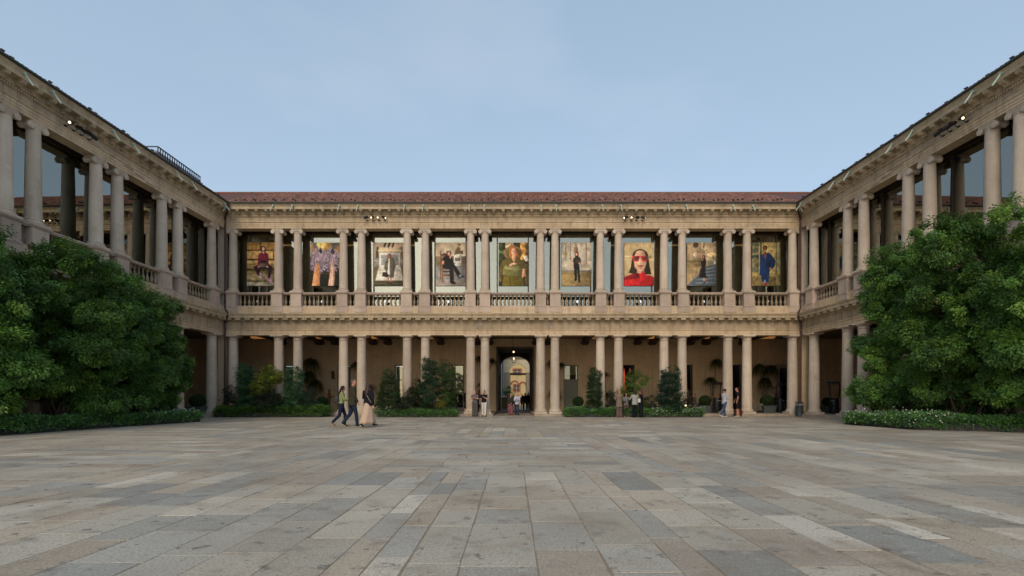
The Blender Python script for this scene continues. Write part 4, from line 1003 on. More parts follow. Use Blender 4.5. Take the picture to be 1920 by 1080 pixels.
def poster3():
    p = Pic((176, 156, 132)); p.mott(.06, 8); p.rect(0, .34, 1, .56, (130, 122, 112)); p.rect(0, .40, 1, .44, (158, 148, 134)); p.rect(0, .56, 1, .9, (96, 84, 62)); p.rect(0, .9, 1, 1, (70, 66, 48)); p.rect(0, .94, 1, .96, (100, 92, 70))
    for x, c in ((.36, (60, 50, 40)), (.43, (190, 164, 130)), (.5, (40, 40, 36)), (.57, (180, 150, 118)), (.64, (50, 46, 40)), (.7, (196, 168, 134)), (.78, (180, 140, 110))): p.line(x+.04, 0, x-.02, .11, .06, c)
    for x in (.12, .93): p.ell(x, .14, .035, .05, (70, 60, 46), 1, .3); p.rect(x-.05, .18, x+.04, .36, (84, 72, 54), 1, .3)
    p.rect(.18, .11, .88, .17, (200, 178, 146)); p.rect(.14, .17, .94, .21, (226, 198, 156)); p.rect(.12, .21, .96, .225, (140, 116, 84)); p.rect(.18, .225, .88, .58, (214, 206, 192)); p.rect(.25, .29, .82, .53, (146, 142, 138), 1, .3)
    p.poly([(.16, .58), (.90, .58), (.98, .88), (.05, .88)], (216, 206, 188)); p.line(.1, .64, .95, .64, .012, (170, 158, 138))
    p.poly([(.42, .36), (.54, .33), (.66, .36), (.74, .52), (.70, .64), (.66, .80), (.56, .82), (.50, .80), (.42, .68), (.34, .60), (.38, .46)], (100, 90, 70), 1, .3)
    p.poly([(.49, .37), (.54, .37), (.54, .77), (.46, .72)], (232, 228, 220)); p.poly([(.30, .68), (.44, .69), (.50, .76), (.46, .81), (.27, .78)], (58, 40, 32), 1, .2)
    p.rect(.46, .81, .50, .93, (160, 108, 84)); p.rect(.55, .81, .59, .94, (160, 108, 84)); p.rect(.45, .91, .51, .945, (30, 26, 24)); p.rect(.54, .92, .60, .955, (30, 26, 24))
    head(p, .52, .31, .055, (150, 92, 70), (110, 72, 50), .03); return p
def poster4():
    p = Pic((188, 168, 142)); p.vgrad(0, .32, (180, 158, 130), (206, 186, 158)); p.rect(0, .32, 1, .55, (126, 108, 84)); 
    for y in (.38, .43, .48): p.rect(0, y, 1, y+.015, (96, 82, 62))
    p.rect(0, .55, 1, 1, (138, 132, 130)); p.rect(0, .86, 1, 1, (150, 138, 128)); p.mott(.10, 7)
    p.rect(.60, .28, .86, .54, (206, 200, 188)); p.rect(.64, .35, .82, .43, (120, 104, 98), 1, .2); p.rect(.59, .27, .90, .30, (226, 218, 204)); p.poly([(.60, .30), (.66, .18), (.74, .09), (.82, .13), (.82, .18), (.90, .18), (.92, .26), (.72, .27), (.62, .29)], (108, 88, 62), 1, .3)
    p.ell(.79, .05, .04, .022, (92, 72, 50)); p.rect(.37, .17, .39, .26, (86, 74, 44)); p.rect(.35, .2, .41, .22, (86, 74, 44))
    p.rect(.15, .20, .185, .86, (106, 70, 40)); p.rect(.15, .20, .185, .3, (58, 38, 26)); p.poly([(.18, .27), (.30, .24), (.40, .25), (.40, .32), (.18, .31)], (100, 60, 44)); p.rect(.20, .56, .24, .90, (150, 96, 40)); p.rect(.24, .66, .52, .685, (52, 40, 28)); p.rect(.26, .74, .5, .77, (110, 66, 36)); p.rect(.24, .58, .5, .62, (150, 100, 46)); p.rect(.58, .62, .61, .86, (120, 76, 36))
    p.poly([(.26, .34), (.38, .29), (.50, .31), (.58, .40), (.62, .50), (.50, .58), (.24, .56), (.18, .44)], (30, 24, 22), 1, .25); p.poly([(.46, .50), (.62, .50), (.84, .72), (.74, .80), (.58, .60), (.60, .88), (.48, .90), (.46, .62), (.24, .60), (.22, .52)], (26, 28, 26), 1, .15)
    p.poly([(.74, .78), (.86, .74), (.96, .78), (.98, .80), (.76, .84)], (52, 54, 60)); p.rect(.78, .75, .88, .79, (130, 132, 136)); p.poly([(.47, .88), (.60, .89), (.69, .95), (.60, .97), (.47, .93)], (20, 22, 20))
    p.ell(.25, .46, .045, .05, (208, 142, 116)); p.ell(.49, .33, .03, .05, (208, 150, 124)); p.line(.55, .475, .66, .47, .015, (40, 36, 28)); head(p, .45, .25, .06, (206, 152, 126), (50, 44, 40), .02); return p
def poster5():
    p = Pic((60, 52, 30)); p.rect(0, 0, .22, .4, (58, 66, 34)); p.rect(.22, 0, .5, .12, (196, 172, 128)); p.rect(.5, 0, .72, .3, (60, 46, 30)); p.rect(.72, 0, .9, .4, (206, 152, 76)); p.rect(.9, 0, 1, .4, (96, 76, 40)); p.mott(.35, 5)
    for a in (-30, -10, 15, 40): p.ell(.08, .22, .20, .018, (96, 108, 66), 1, .2, a)
    p.ell(.48, .24, .31, .17, (142, 104, 70)); p.ell(.48, .245, .25, .135, (104, 92, 52)); p.ell(.48, .26, .20, .12, (88, 76, 44))
    p.poly([(.82, .32), (.95, .30), (1, .42), (.90, .44)], (212, 204, 190))
    p.poly([(.02, .60), (.10, .44), (.30, .35), (.46, .33), (.60, .34), (.82, .42), (.98, .55), (.96, .68), (.78, .62), (.76, .80), (.16, .80), (.14, .66), (.02, .70)], (98, 84, 38), 1, .12)
    p.poly([(.22, .52), (.70, .54), (.76, .62), (.72, .80), (.12, .74), (.16, .60)], (124, 118, 66), 1, .12); p.ell(.42, .60, .26, .03, (184, 178, 124), .5, 0, 8)
    p.poly([(.16, .78), (.80, .78), (.86, 1), (.12, 1)], (106, 92, 28), 1, .15); p.poly([(.35, .8), (.4, .8), (.42, 1), (.34, 1)], (78, 66, 22), .6)
    p.ell(.05, .80, .06, .12, (128, 104, 60), .8, .3); p.ell(.93, .84, .05, .12, (100, 80, 44), .8, .3)
    p.ell(.50, .22, .16, .13, (150, 92, 44), 1, .25); p.ell(.40, .28, .06, .07, (156, 98, 46), 1, .3); p.ell(.63, .28, .06, .07, (150, 92, 44), 1, .3)
    p.poly([(.44, .30), (.56, .30), (.58, .37), (.52, .46), (.43, .37)], (218, 160, 124)); p.ell(.505, .215, .085, .095, (226, 164, 128)); p.rect(.45, .20, .485, .207, (96, 56, 40)); p.rect(.525, .20, .56, .207, (96, 56, 40)); p.rect(.48, .262, .53, .270, (176, 74, 60)); p.rect(.50, .215, .51, .245, (196, 132, 98))
    p.line(.36, .53, .52, .475, .045, (228, 170, 138)); p.ell(.54, .49, .08, .022, (228, 170, 138)); p.poly([(.80, .61), (.88, .60), (.90, .70), (.91, .80), (.86, .78), (.80, .82), (.77, .78)], (214, 156, 118)); return p
def poster6():
    p = Pic((186, 172, 150)); p.mott(.16, 9); p.mott(.10, 3); p.rect(.12, 0, .16, .4, (150, 128, 118)); p.rect(.27, 0, .31, .4, (154, 132, 122)); p.rect(.78, 0, .84, .5, (160, 140, 118)); p.ell(.12, .26, .06, .05, (150, 128, 60), .7, .2); p.ell(.48, .07, .03, .02, (90, 70, 54)); p.poly([(.42, .1), (.54, .1), (.56, .22), (.38, .22)], (128, 104, 82), 1, .25)
    p.rect(0, .64, 1, .69, (126, 116, 102)); p.rect(0, .68, 1, .74, (136, 114, 72)); p.rect(0, .74, 1, 1, (150, 126, 82), 1, .14); 
    p.poly([(.40, .36), (.48, .33), (.56, .33), (.63, .36), (.67, .46), (.60, .50), (.40, .50), (.37, .47)], (44, 42, 34), 1, .15); p.ell(.57, .43, .09, .055, (64, 58, 42)); p.line(.38, .45, .40, .59, .035, (202, 148, 122)); p.line(.66, .44, .55, .51, .035, (202, 148, 122))
    p.poly([(.41, .49), (.59, .49), (.62, .88), (.56, .88), (.51, .58), (.52, .86), (.44, .87), (.42, .66)], (26, 26, 24)); p.rect(.43, .86, .50, .885, (16, 16, 16)); p.poly([(.55, .88), (.61, .88), (.63, .93), (.57, .92)], (16, 16, 16)); head(p, .505, .265, .052, (204, 150, 124), (34, 26, 24), .07); return p
def poster7():
    p = Pic((200, 174, 128)); p.mott(.07, 4); p.rect(0, .31, 1, .325, (222, 202, 162)); p.rect(.54, .0, .55, .12, (160, 134, 94)); p.ell(.87, .345, .05, .02, (96, 120, 40))
    p.ell(.54, .33, .27, .18, (52, 42, 32)); p.poly([(.27, .33), (.81, .33), (.86, .55), (.92, .74), (.70, .74), (.38, .74), (.15, .70), (.22, .56)], (50, 40, 28), 1, .15)
    p.poly([(.44, .58), (.66, .58), (.70, .72), (.42, .72)], (206, 156, 124)); p.ell(.54, .42, .215, .245, (222, 172, 138)); p.ell(.54, .24, .16, .06, (222, 172, 138)); p.poly([(.53, .19), (.55, .19), (.56, .17), (.54, .16)], (60, 46, 34)); p.ell(.40, .52, .07, .09, (198, 146, 114), .5)
    for x0, x1 in ((.26, .52), (.55, .82)): p.poly([(x0, .305), (x1, .305), (x1-.01, .36), (x1-.05, .435), (x0+.06, .435), (x0+.01, .36)], (206, 50, 50)); p.poly([(x0+.04, .325), (x1-.04, .325), (x1-.05, .37), (x1-.08, .415), (x0+.09, .415), (x0+.05, .37)], (96, 60, 50), 1, .12)
    p.rect(.50, .325, .57, .345, (206, 50, 50)); p.poly([(.52, .38), (.57, .38), (.60, .475), (.50, .475)], (232, 184, 150), .8); p.rect(.505, .47, .585, .482, (170, 112, 88)); p.ell(.545, .545, .085, .024, (172, 98, 84)); p.rect(.47, .542, .62, .549, (120, 60, 52)); p.ell(.545, .60, .06, .018, (206, 152, 122))
    p.poly([(.0, .80), (.20, .74), (.42, .70), (.52, .72), (.67, .67), (.70, .74), (.86, .76), (1, .80), (1, 1), (0, 1)], (200, 36, 38), 1, .06); p.poly([(0, .80), (.22, .74), (.42, .70), (.50, .72), (.52, .82), (.30, .84), (.08, .87), (0, .86)], (120, 26, 26), .8); p.rect(.515, .72, .53, .84, (150, 26, 28)); return p
def poster8():
    p = Pic((150, 130, 100)); p.rect(.5, 0, 1, .4, (176, 154, 120)); p.line(.62, -.02, .54, .18, .02, (74, 62, 46)); p.line(.56, 0, .56, .14, .02, (74, 62, 46)); p.mott(.12, 5); p.ell(.85, .28, .17, .05, (230, 196, 146))
    p.rect(.72, .42, 1, .56, (120, 112, 90)); p.rect(.92, .44, .99, .49, (200, 204, 210)); p.ell(.89, .35, .04, .05, (112, 108, 78))
    p.poly([(.0, .02), (.2, 0), (.42, .02), (.5, .16), (.62, .20), (.6, .28), (.44, .22), (.44, .38), (.12, .42), (.04, .30)], (164, 142, 110), 1, .3); p.ell(.3, .05, .09, .07, (80, 66, 46), 1, .3); p.ell(.30, .28, .08, .05, (206, 184, 152)); p.poly([(.12, .40), (.46, .36), (.52, .42), (.50, .60), (.0, .62), (0, .46)], (138, 118, 82), 1, .12); p.rect(.0, .42, .5, .46, (110, 96, 60))
    p.poly([(0, .60), (.40, .56), (.80, .50), (.44, .76), (.22, .95), (0, 1)], (158, 136, 98), 1, .10); p.poly([(.46, .64), (.80, .52), (1, .52), (1, 1), (0, 1), (.10, .92), (.40, .74)], (84, 92, 100)); 
    for k in range(5): p.poly([(.66-.09*k, .60+.08*k), (1, .55+.09*k), (1, .57+.09*k), (.66-.09*k, .63+.08*k)], (116, 124, 130))
    p.poly([(.46, .36), (.5, .42), (.54, .42), (.62, .34), (.66, .44), (.62, .62), (.66, .83), (.42, .80), (.44, .66), (.50, .56), (.48, .46)], (34, 28, 30), 1, .2); p.line(.5, .38, .38, .27, .03, (176, 124, 98)); p.line(.38, .27, .60, .26, .025, (176, 124, 98)); p.line(.62, .36, .60, .26, .03, (176, 124, 98)); p.rect(.57, .82, .61, .93, (196, 140, 116)); p.rect(.56, .90, .62, .94, (20, 22, 26)); head(p, .57, .335, .045, (170, 118, 94), (44, 32, 28), .06); return p
def poster9():
    p = Pic((150, 132, 84)); p.rect(.44, 0, .86, .7, (172, 150, 98)); p.rect(.84, 0, 1, 1, (128, 122, 84)); p.rect(.86, .0, .89, .72, (60, 66, 52)); p.rect(0, 0, .34, .68, (96, 98, 76)); p.rect(.02, .08, .26, .28, (150, 138, 96)); p.ell(.12, .18, .10, .06, (60, 70, 66), .7); p.rect(0, .30, .3, .38, (46, 58, 56)); p.ell(.12, .45, .12, .12, (136, 128, 94), .8, .2); p.rect(.24, 0, .28, .7, (170, 152, 104)); p.rect(0, .70, 1, 1, (150, 132, 84)); p.rect(0, .78, .85, 1, (122, 104, 68)); p.mott(.22, 6)
    p.poly([(.30, .30), (.44, .24), (.62, .24), (.70, .30), (.84, .43), (.80, .55), (.70, .62), (.66, .60), (.62, .68), (.58, .92), (.36, .92), (.32, .78), (.26, .74)], (24, 46, 82), 1, .18); p.poly([(.50, .46), (.62, .42), (.68, .44), (.64, .58), (.50, .56)], (16, 30, 56), .8); p.poly([(.42, .24), (.52, .24), (.47, .42)], (120, 66, 42)); p.poly([(.46, .85), (.50, .92), (.40, .92)], (130, 150, 170)); p.poly([(.40, .92), (.54, .92), (.52, 1), (.44, 1)], (140, 62, 50)); p.ell(.66, .60, .045, .022, (150, 84, 56)); head(p, .46, .13, .062, (124, 66, 44), (24, 18, 16), 0); p.rect(.43, .2, .50, .26, (112, 60, 40)); return p
PLAB = ['poster of a woman in a burgundy shirt seated on stone steps', 'poster of two raised legs in feathery grey shoes', 'poster of a woman in a fur coat before a white monument', 'poster of a person in black seated cross legged on a wooden chair',
        'central poster of a curly haired woman in green holding a leather bag', 'poster of a woman in black trousers standing before a faded fresco', 'poster of a face with red glasses above a red roll neck', 'poster of a woman in a black dress on stone stairs', 'poster of a woman in a dark blue skirt suit']
M_POST = tinted('printed_poster', rough=.55, grain=.03, gscale=20, spec=.2, bump=0)
def posters():
    pos = [(463, 517), (582, 637), (701, 757), (817, 873), (935, 991), (1053, 1109), (1170.5, 1226), (1288, 1343), (1410, 1463)]
    Y = FY+GV-.09
    for i, fn in enumerate((poster1, poster2, poster3, poster4, poster5, poster6, poster7, poster8, poster9)):
        p = fn(); xa, xb = PX(pos[i][0], Y), PX(pos[i][1], Y); z1, z0 = PZ(454.8, Y), PZ(535.8, Y)
        gx = np.linspace(xa, xb, PW+1); gz = np.linspace(z1, z0, PH+1)
        V = np.stack([np.tile(gx, PH+1), np.full((PH+1)*(PW+1), Y), np.repeat(gz, PW+1)], 1)
        r = np.arange(PH)[:, None]*(PW+1)+np.arange(PW)[None]; Fq = np.stack([r, r+PW+1, r+PW+2, r+1], -1).reshape(-1, 4)
        q = np.pad(p.c, ((1, 1), (1, 1), (0, 0)), 'edge'); q = (q[1:-1, 1:-1]*4+q[:-2, 1:-1]+q[2:, 1:-1]+q[1:-1, :-2]+q[1:-1, 2:])/8; q = q*(.90+.22*p.field(9))[..., None]
        c = np.clip(q, 0, 255)/255; c = np.where(c <= .04045, c/12.92, ((c+.055)/1.055)**2.4)*POSTER_GAIN
        me = npmesh('sheet', V, Fq, M_POST, np.clip(c, 0, .95).reshape(-1, 3))
        o = empty('hanging_poster', (0, 0, 0), PLAB[i], 'poster', 0, 'fashion posters in the gallery windows'); link('sheet', me, o)
        MB().box(xa, xb, Y+.001, Y+.012, z0, z1).build('backing', plain('poster_backing', (.5, .5, .48), .8), o)
POSTER_GAIN = 1.05
posters()
# ================================================================== PEOPLE
def remeshed(name, mb, vox, mat, parent, it=3, flat_bottom=None):
    me = bpy.data.meshes.new(name); me.from_pydata([tuple(v) for v in mb.v], [], mb.f); me.update()
    t = bpy.data.objects.new('tmp', me); scene.collection.objects.link(t)
    r = t.modifiers.new('r', 'REMESH'); r.mode = 'VOXEL'; r.voxel_size = vox; r.use_smooth_shade = True
    s = t.modifiers.new('s', 'SMOOTH'); s.factor = .5; s.iterations = it
    dg = bpy.context.evaluated_depsgraph_get(); dg.update(); new = bpy.data.meshes.new_from_object(t.evaluated_get(dg)); new.name = name
    bpy.data.objects.remove(t); bpy.data.meshes.remove(me)
    new.materials.clear(); new.materials.append(mat); new.polygons.foreach_set('use_smooth', [True]*len(new.polygons))
    return link(name, new, parent)
def cloth(rgb, rough=.85, var=.18): 
    c = tuple(min(.9, x*1.0) for x in lin(rgb)); return plain('cloth_%d_%d_%d' % rgb, c, rough, var=var, scale=30, spec=.2, bump=.25)
def skinmat(rgb=(196, 145, 118)): return plain('skin_%d_%d_%d' % rgb, tuple(x*1.1 for x in lin(rgb)), .55, var=.06, scale=40, spec=.35)
def person(label, x, y, h, face, z=0, legs=((0, 0), (0, 0)), arms=((0, 6, 8, 0), (0, 6, 8, 0)), lean=0, yaw=0, nod=0, top=('shirt', (120, 120, 120), .92, 'long'),
           bottom=('trousers', (40, 50, 80), .06), shoes=((30, 30, 30), None), hair=('short', (40, 30, 25)), skin=(196, 145, 118), vox=.013, width=1.0, sit=None, group=None, stretch=None):
    """local frame: faces +Y. legs/arms given for the left (-x) then right (+x) side, angles in degrees"""
    o = empty('person', (x, y, z), label, 'person', math.radians(face), group)
    k = h/1.75; R = math.radians; V3 = Vector
    hipz = .93; piv = V3((0, 0, hipz)); L = R(lean)
    def tor(px, py, pz): # point on the torso, leaned about the hips
        dz = pz-hipz; return V3((px*width, py*math.cos(L)+dz*math.sin(L), hipz+dz*math.cos(L)-py*math.sin(L)))
    J = {}
    for i, sx in enumerate((-1, 1)):
        a, kn = legs[i]; hip = V3((sx*.095*width, 0, hipz)); kneep = hip+V3((0, math.sin(R(a)), -math.cos(R(a))))*.44
        b = a-kn; ank = kneep+V3((0, math.sin(R(b)), -math.cos(R(b))))*.41
        fp = R(max(-55, min(25, (b if b < -12 else 0)))); toe = ank+V3((sx*.03, math.cos(fp)*.15, math.sin(fp)*.15-.035)); heel = ank+V3((0, -.045*math.cos(fp), -.045-.03*math.sin(fp)))
        J[i] = (hip, kneep, ank, toe, heel)
    low = min(min(J[i][3].z, J[i][4].z) for i in (0, 1))-.035
    if sit is not None: low = hipz-.09-sit/k
    def S(v): return (V3(v)-V3((0, 0, low)))*k
    A = {}
    for i, sx in enumerate((-1, 1)):
        a, ab, fl, inn = arms[i]; sh = tor(sx*.175, 0, 1.425); u = V3((sx*math.sin(R(ab)), math.sin(R(a))*math.cos(R(ab)), -math.cos(R(a))*math.cos(R(ab))))
        el = sh+u*.28; t = R(a+fl); f = V3((-sx*math.sin(R(inn)), math.sin(t)*math.cos(R(inn)), -math.cos(t)*math.cos(R(inn)))).normalized(); wr = el+f*.25
        A[i] = (sh, el, wr, f)
    hd = tor(0, .02, 1.63); hd.y += .01; q = Matrix.Rotation(R(yaw), 3, 'Z') @ Matrix.Rotation(R(-nod)-L*.6, 3, 'X')
    # ---- the body: one continuous surface
    b = MB(); C = lambda p0, p1, r0, r1, sy=1.0: b.cap(S(p0), S(p1), r0*k, r1*k, 10, sy)
    for i in (0, 1):
        hip, kn, an, toe, heel = J[i]; C(hip, kn, .080, .052); C(kn, an, .050, .034); C(heel+V3((0, .02, .02)), toe, .033, .028)
        sh, el, wr, f = A[i]; C(sh, el, .047, .037); C(el, wr, .036, .024)
        sx = (-1, 1)[i]; side = f.cross(V3((0, 0, 1)) if abs(f.z) < .9 else V3((0, 1, 0))).normalized(); nrm = side.cross(f).normalized()
        palm = wr+f*.05; C(wr, palm, .022, .024); C(palm+side*.018, palm+f*.03+side*.02, .019, .016); C(palm-side*.018, palm+f*.03-side*.02, .019, .016)
        for j, (off, ln) in enumerate(((-.030, .058), (-.010, .070), (.010, .066), (.029, .050))):
            r0 = palm+f*.035+side*off; m = r0+(f*.85-nrm*.25+side*off*2).normalized()*ln*.5; e = m+(f*.6-nrm*.6+side*off).normalized()*ln*.5; C(r0, m, .0098, .009); C(m, e, .009, .0075)
        tb = wr+f*.02-side*.022*sx; m = tb+(f*.6-side*.8*sx-nrm*.2).normalized()*.035; C(tb, m, .012, .010); C(m, m+(f*.9-nrm*.4).normalized()*.03, .010, .008)
    tp = [(0, 0, .90), (0, 0, 1.0), (0, 0, 1.10), (0, .0, 1.25), (0, 0, 1.36), (0, 0, 1.44), (0, .0, 1.48)]; tr = [(.15, .105), (.15, .10), (.13, .09), (.155, .105), (.17, .10), (.12, .075), (.055, .055)]
    b.loft([S(tor(*p)) for p in tp], [(r[0]*k*width, r[1]*k) for r in tr], 18)
    C(tor(0, -.005, 1.46), hd+q @ V3((0, -.01, -.05)), .055, .050)
    def H(c, r, w=None): b.ell(S(hd+q @ V3(c)), tuple(v*k for v in r), q if w is None else q @ w, 14, 10)
    H((0, -.005, .02), (.073, .092, .10)); H((0, .025, -.05), (.055, .062, .065)); H((0, .055, -.085), (.028, .024, .022)); H((0, .096, -.008), (.011, .018, .022)); H((0, .086, .022), (.05, .012, .01)); H((0, .083, -.05), (.022, .012, .008))
    for sx in (-1, 1): H((sx*.074, -.005, -.005), (.010, .020, .030))
    remeshed('body', b, vox*.8, skinmat(skin), o, 2)
    ey = MB()
    for sx in (-1, 1): ey.ell(S(hd+q @ V3((sx*.030, .084, .006))), (.010*k, .006*k, .006*k), q, 8, 6)
    for sx in (-1, 1): ey.ell(S(hd+q @ V3((sx*.030, .090, .028))), (.018*k, .005*k, .004*k), q, 8, 6)
    ey.build('eyes', plain('dark_eyes', (.02, .013, .01), .4), o)
    # ---- top
    kind, col, hem, sleeve = top; t = MB(); C2 = lambda p0, p1, r0, r1: t.cap(S(p0), S(p1), r0*k, r1*k, 12)
    g = {'jacket': .030, 'coat': .035, 'shirt': .018, 'tshirt': .015}[kind]
    lv = [z_ for z_ in (hem, 1.0, 1.08, 1.18, 1.28, 1.38, 1.44, 1.485) if z_ >= hem]; 
    def rad(z_):
        pts = [(.6, .19, .15), (.9, .165, .12), (1.0, .158, .108), (1.08, .142, .098), (1.18, .148, .10), (1.28, .165, .11), (1.38, .178, .105), (1.44, .135, .085), (1.485, .062, .060)]
        for (z0, a0, b0), (z1, a1, b1) in zip(pts[:-1], pts[1:]):
            if z_ <= z1: w = max(0, (z_-z0)/(z1-z0)); return a0+(a1-a0)*w, b0+(b1-b0)*w
        return .06, .06
    t.loft([S(tor(0, 0, z_)) for z_ in lv], [((rad(z_)[0]+g*(1 if z_ < 1.43 else .5))*k*width, (rad(z_)[1]+g*(1 if z_ < 1.43 else .5))*k) for z_ in lv], 22)
    for i in (0, 1):
        sh, el, wr, f = A[i]; C2(sh, sh+(el-sh)*(.55 if sleeve == 'short' else 1), .055+g*.6, (.055 if sleeve == 'short' else .044)+g*.5)
        if sleeve == 'long': C2(el, wr+f*-.01, .044+g*.5, .032+g*.4)
        if sleeve == 'cap': pass
    if kind in ('jacket', 'coat', 'shirt'):
        for sx in (-1, 1): t.cap(S(tor(sx*.045, .045, 1.50)), S(tor(sx*.03, .115, 1.36)), .016*k, .012*k, 8)
        t.cap(S(tor(-.045, -.03, 1.505)), S(tor(.045, -.03, 1.505)), .022*k, .022*k, 8)
    remeshed({'jacket': 'jacket', 'coat': 'coat', 'shirt': 'shirt', 'tshirt': 'tshirt'}[kind], t, vox, cloth(col), o, 2)
    # ---- bottom
    kind2, col2, cuff = bottom; t = MB(); 
    if kind2 in ('trousers', 'wide', 'shorts'):
        t.loft([S((0, 0, .86)), S((0, 0, .95)), S(tor(0, 0, 1.06))], [(.165*k*width, .125*k), (.17*k*width, .12*k), (.148*k*width, .105*k)], 20)
        for i in (0, 1):
            hip, kn, an, toe, heel = J[i]; w = {'trousers': (.100, .068, .056), 'wide': (.108, .098, .105), 'shorts': (.110, .090, 0)}[kind2]
            if kind2 == 'shorts': t.cap(S(hip), S(hip+(kn-hip)*.82), w[0]*k, w[1]*k, 12)
            else: e = kn+(an-kn)*(1-cuff); t.cap(S(hip), S(kn), w[0]*k, w[1]*k, 12); t.cap(S(kn), S(e), w[1]*k, w[2]*k, 12)
        remeshed('shorts' if kind2 == 'shorts' else 'trousers', t, vox, cloth(col2), o, 2)
    else:                                      # long skirt, gathered folds
        fx = (J[0][2].y+J[1][2].y)/2; sp = abs(J[0][2].y-J[1][2].y)/2
        zs = [1.06, .95, .80, .60, .40, .24, cuff+low]; cs = []; rs_ = []
        for z_ in zs: tt = (1.06-z_)/(1.06-cuff); cs.append(S((0, fx*tt*.8, z_))); rs_.append(((.15+.12*tt**1.2)*k, (.11+(.10+sp*.75)*tt)*k))
        t.loft(cs, rs_, 56, wob=.07); t.build('skirt', cloth(col2), o, smooth=True)
    # ---- shoes
    sc, sole = shoes
    for i in (0, 1):
        hip, kn, an, toe, heel = J[i]; s = MB(); s.cap(S(heel+V3((0, .01, .012))), S(toe+V3((0, .02, .0))), .042*k, .036*k, 10, .9); s.cap(S(an+V3((0, 0, -.03))), S(an+V3((0, .0, .02))), .042*k, .042*k, 10)
        so = remeshed('shoe', s, vox*.8, cloth(sc, .6), o, 1)
        if sole: s = MB(); s.cap(S(heel+V3((0, 0, -.020))), S(toe+V3((0, .03, -.024))), .030*k, .026*k, 10, .9); s.build('sole', cloth(sole, .6), so, smooth=True)
    # ---- hair
    hk, hc = hair; t = MB()
    def E(c, r): t.ell(S(hd+q @ V3(c)), tuple(v*k for v in r), q, 14, 10)
    if hk == 'short': E((0, -.020, .035), (.080, .090, .092)); E((0, -.045, -.01), (.074, .062, .07))
    elif hk == 'curly':
        E((0, -.018, .045), (.092, .10, .092))
        for j in range(26):
            a = j*2.4; e = .1+.8*((j*.37) % 1); c = (.085*math.cos(a)*math.cos(e), -.025+.092*math.sin(a)*math.cos(e), .05+.085*math.sin(e))
            if c[1] > .05 and c[2] < .08: continue
            E(c, (.026, .026, .026))
    elif hk in ('long', 'tail', 'bob'):
        E((0, -.018, .035), (.086, .096, .094)); E((0, -.055, -.02), (.080, .060, .09))
        ln = {'long': .30, 'tail': .26, 'bob': .10}[hk]; w = {'long': (.082, .045), 'tail': (.04, .035), 'bob': (.085, .06)}[hk]
        c0 = hd+q @ V3((0, -.06, -.03)); t.loft([S(c0+V3((0, -.02-.02*j, -ln*j/4-.0))) for j in (4, 3, 2, 1, 0)], [(w[0]*f_*k, w[1]*f_*k) for f_ in (.45, .95, 1.12, 1.08, 1)], 14)
        if hk == 'long':
            for sx in (-1, 1): t.cap(S(hd+q @ V3((sx*.074, -.01, .02))), S(hd+q @ V3((sx*.088, .02, -.17))), .026*k, .018*k, 8)
    remeshed('hair', t, vox*.8, plain('hair_%d_%d_%d' % hc, tuple(x*1.2 for x in lin(hc)), .6, var=.4, scale=60, bump=.4), o, 1)
    return o, S, J, A, tor, hd, k
def P(px, Y, dx=0): return PX(px, Y)
T = 'trio walking to the right across the courtyard'
# 1 woman in lime cardigan
r = person('woman with black backpack and lime green cardigan, walking left of the man', PX(640, 19.3), 19.3, 1.62, -72, legs=((20, 22), (-10, 34)), arms=((18, 8, 60, 25), (20, 8, 62, 25)), lean=3, nod=8,
           top=('shirt', (140, 148, 98), 1.00, 'long'), bottom=('trousers', (30, 40, 62), .1), shoes=((128, 96, 64), (180, 160, 128)), hair=('long', (16, 14, 20)), vox=.010, group=T)
o, S, J, A, tor, hd, k = r
bp = MB(); vs, fs = rbox((.25, .13, .24), .04, 3); c = S(tor(0, -.19, 1.17)); bp.add([(v[0]+c.x, v[1]+c.y, v[2]+c.z) for v in vs], fs)
vs, fs = rbox((.19, .04, .12), .015, 2); bp.add([(v[0]+c.x, v[1]+c.y-.075, v[2]+c.z-.05) for v in vs], fs)
b_ = empty('backpack', (0, 0, 0), 'small black backpack worn by the woman in the lime cardigan', 'backpack'); b_.matrix_world = Matrix.Translation(o.location) @ Matrix.Rotation(o.rotation_euler.z, 4, 'Z')
bp.build('bag', plain('black_nylon', (.03, .035, .045), .5), b_, smooth=True)
for sx in (-1, 1): MB().tube([S(tor(sx*.09, -.14, 1.30)), S(tor(sx*.10, -.02, 1.49)), S(tor(sx*.11, .10, 1.40)), S(tor(sx*.13, .11, 1.22)), S(tor(sx*.12, -.12, 1.10))], .016, 6).build('strap', plain('black_nylon', (.03, .035, .045), .5), b_, smooth=True)
# 2 tall man
person('tall man in dark olive jacket and blue jeans, walking between two women', PX(661, 18.9), 18.9, 1.84, -62, legs=((-8, 30), (14, 8)), arms=((-8, 12, 30, 20), (4, 12, 26, 10)), yaw=-25,
       top=('jacket', (58, 56, 44), .80, 'long'), bottom=('trousers', (36, 46, 68), .04), shoes=((34, 32, 30), (196, 186, 150)), hair=('short', (74, 68, 64)), skin=(190, 132, 112), vox=.010, width=1.12, group=T)
# 3 woman with skirt
r = person('woman with long dark curly hair, black jacket and long beige skirt', PX(690, 18.8), 18.8, 1.66, -20, legs=((-16, 12), (20, 6)), arms=((25, 24, 118, 10), (-6, 12, 16, 0)),
           top=('jacket', (26, 27, 36), .86, 'long'), bottom=('skirt', (196, 168, 146), .16), shoes=((26, 26, 28), (220, 216, 205)), hair=('long', (60, 38, 34)), vox=.010, group=T)
o, S, J, A, tor, hd, k = r
MB().tube([S(tor(-.10, .06, 1.47)), S(tor(-.06, -.125, 1.42)), S(tor(.10, -.155, 1.22)), S(tor(.20, -.10, 1.02)), S(tor(.2, .05, 1.0))], .007, 5).build('bag_strap', cloth((190, 180, 160)), o)
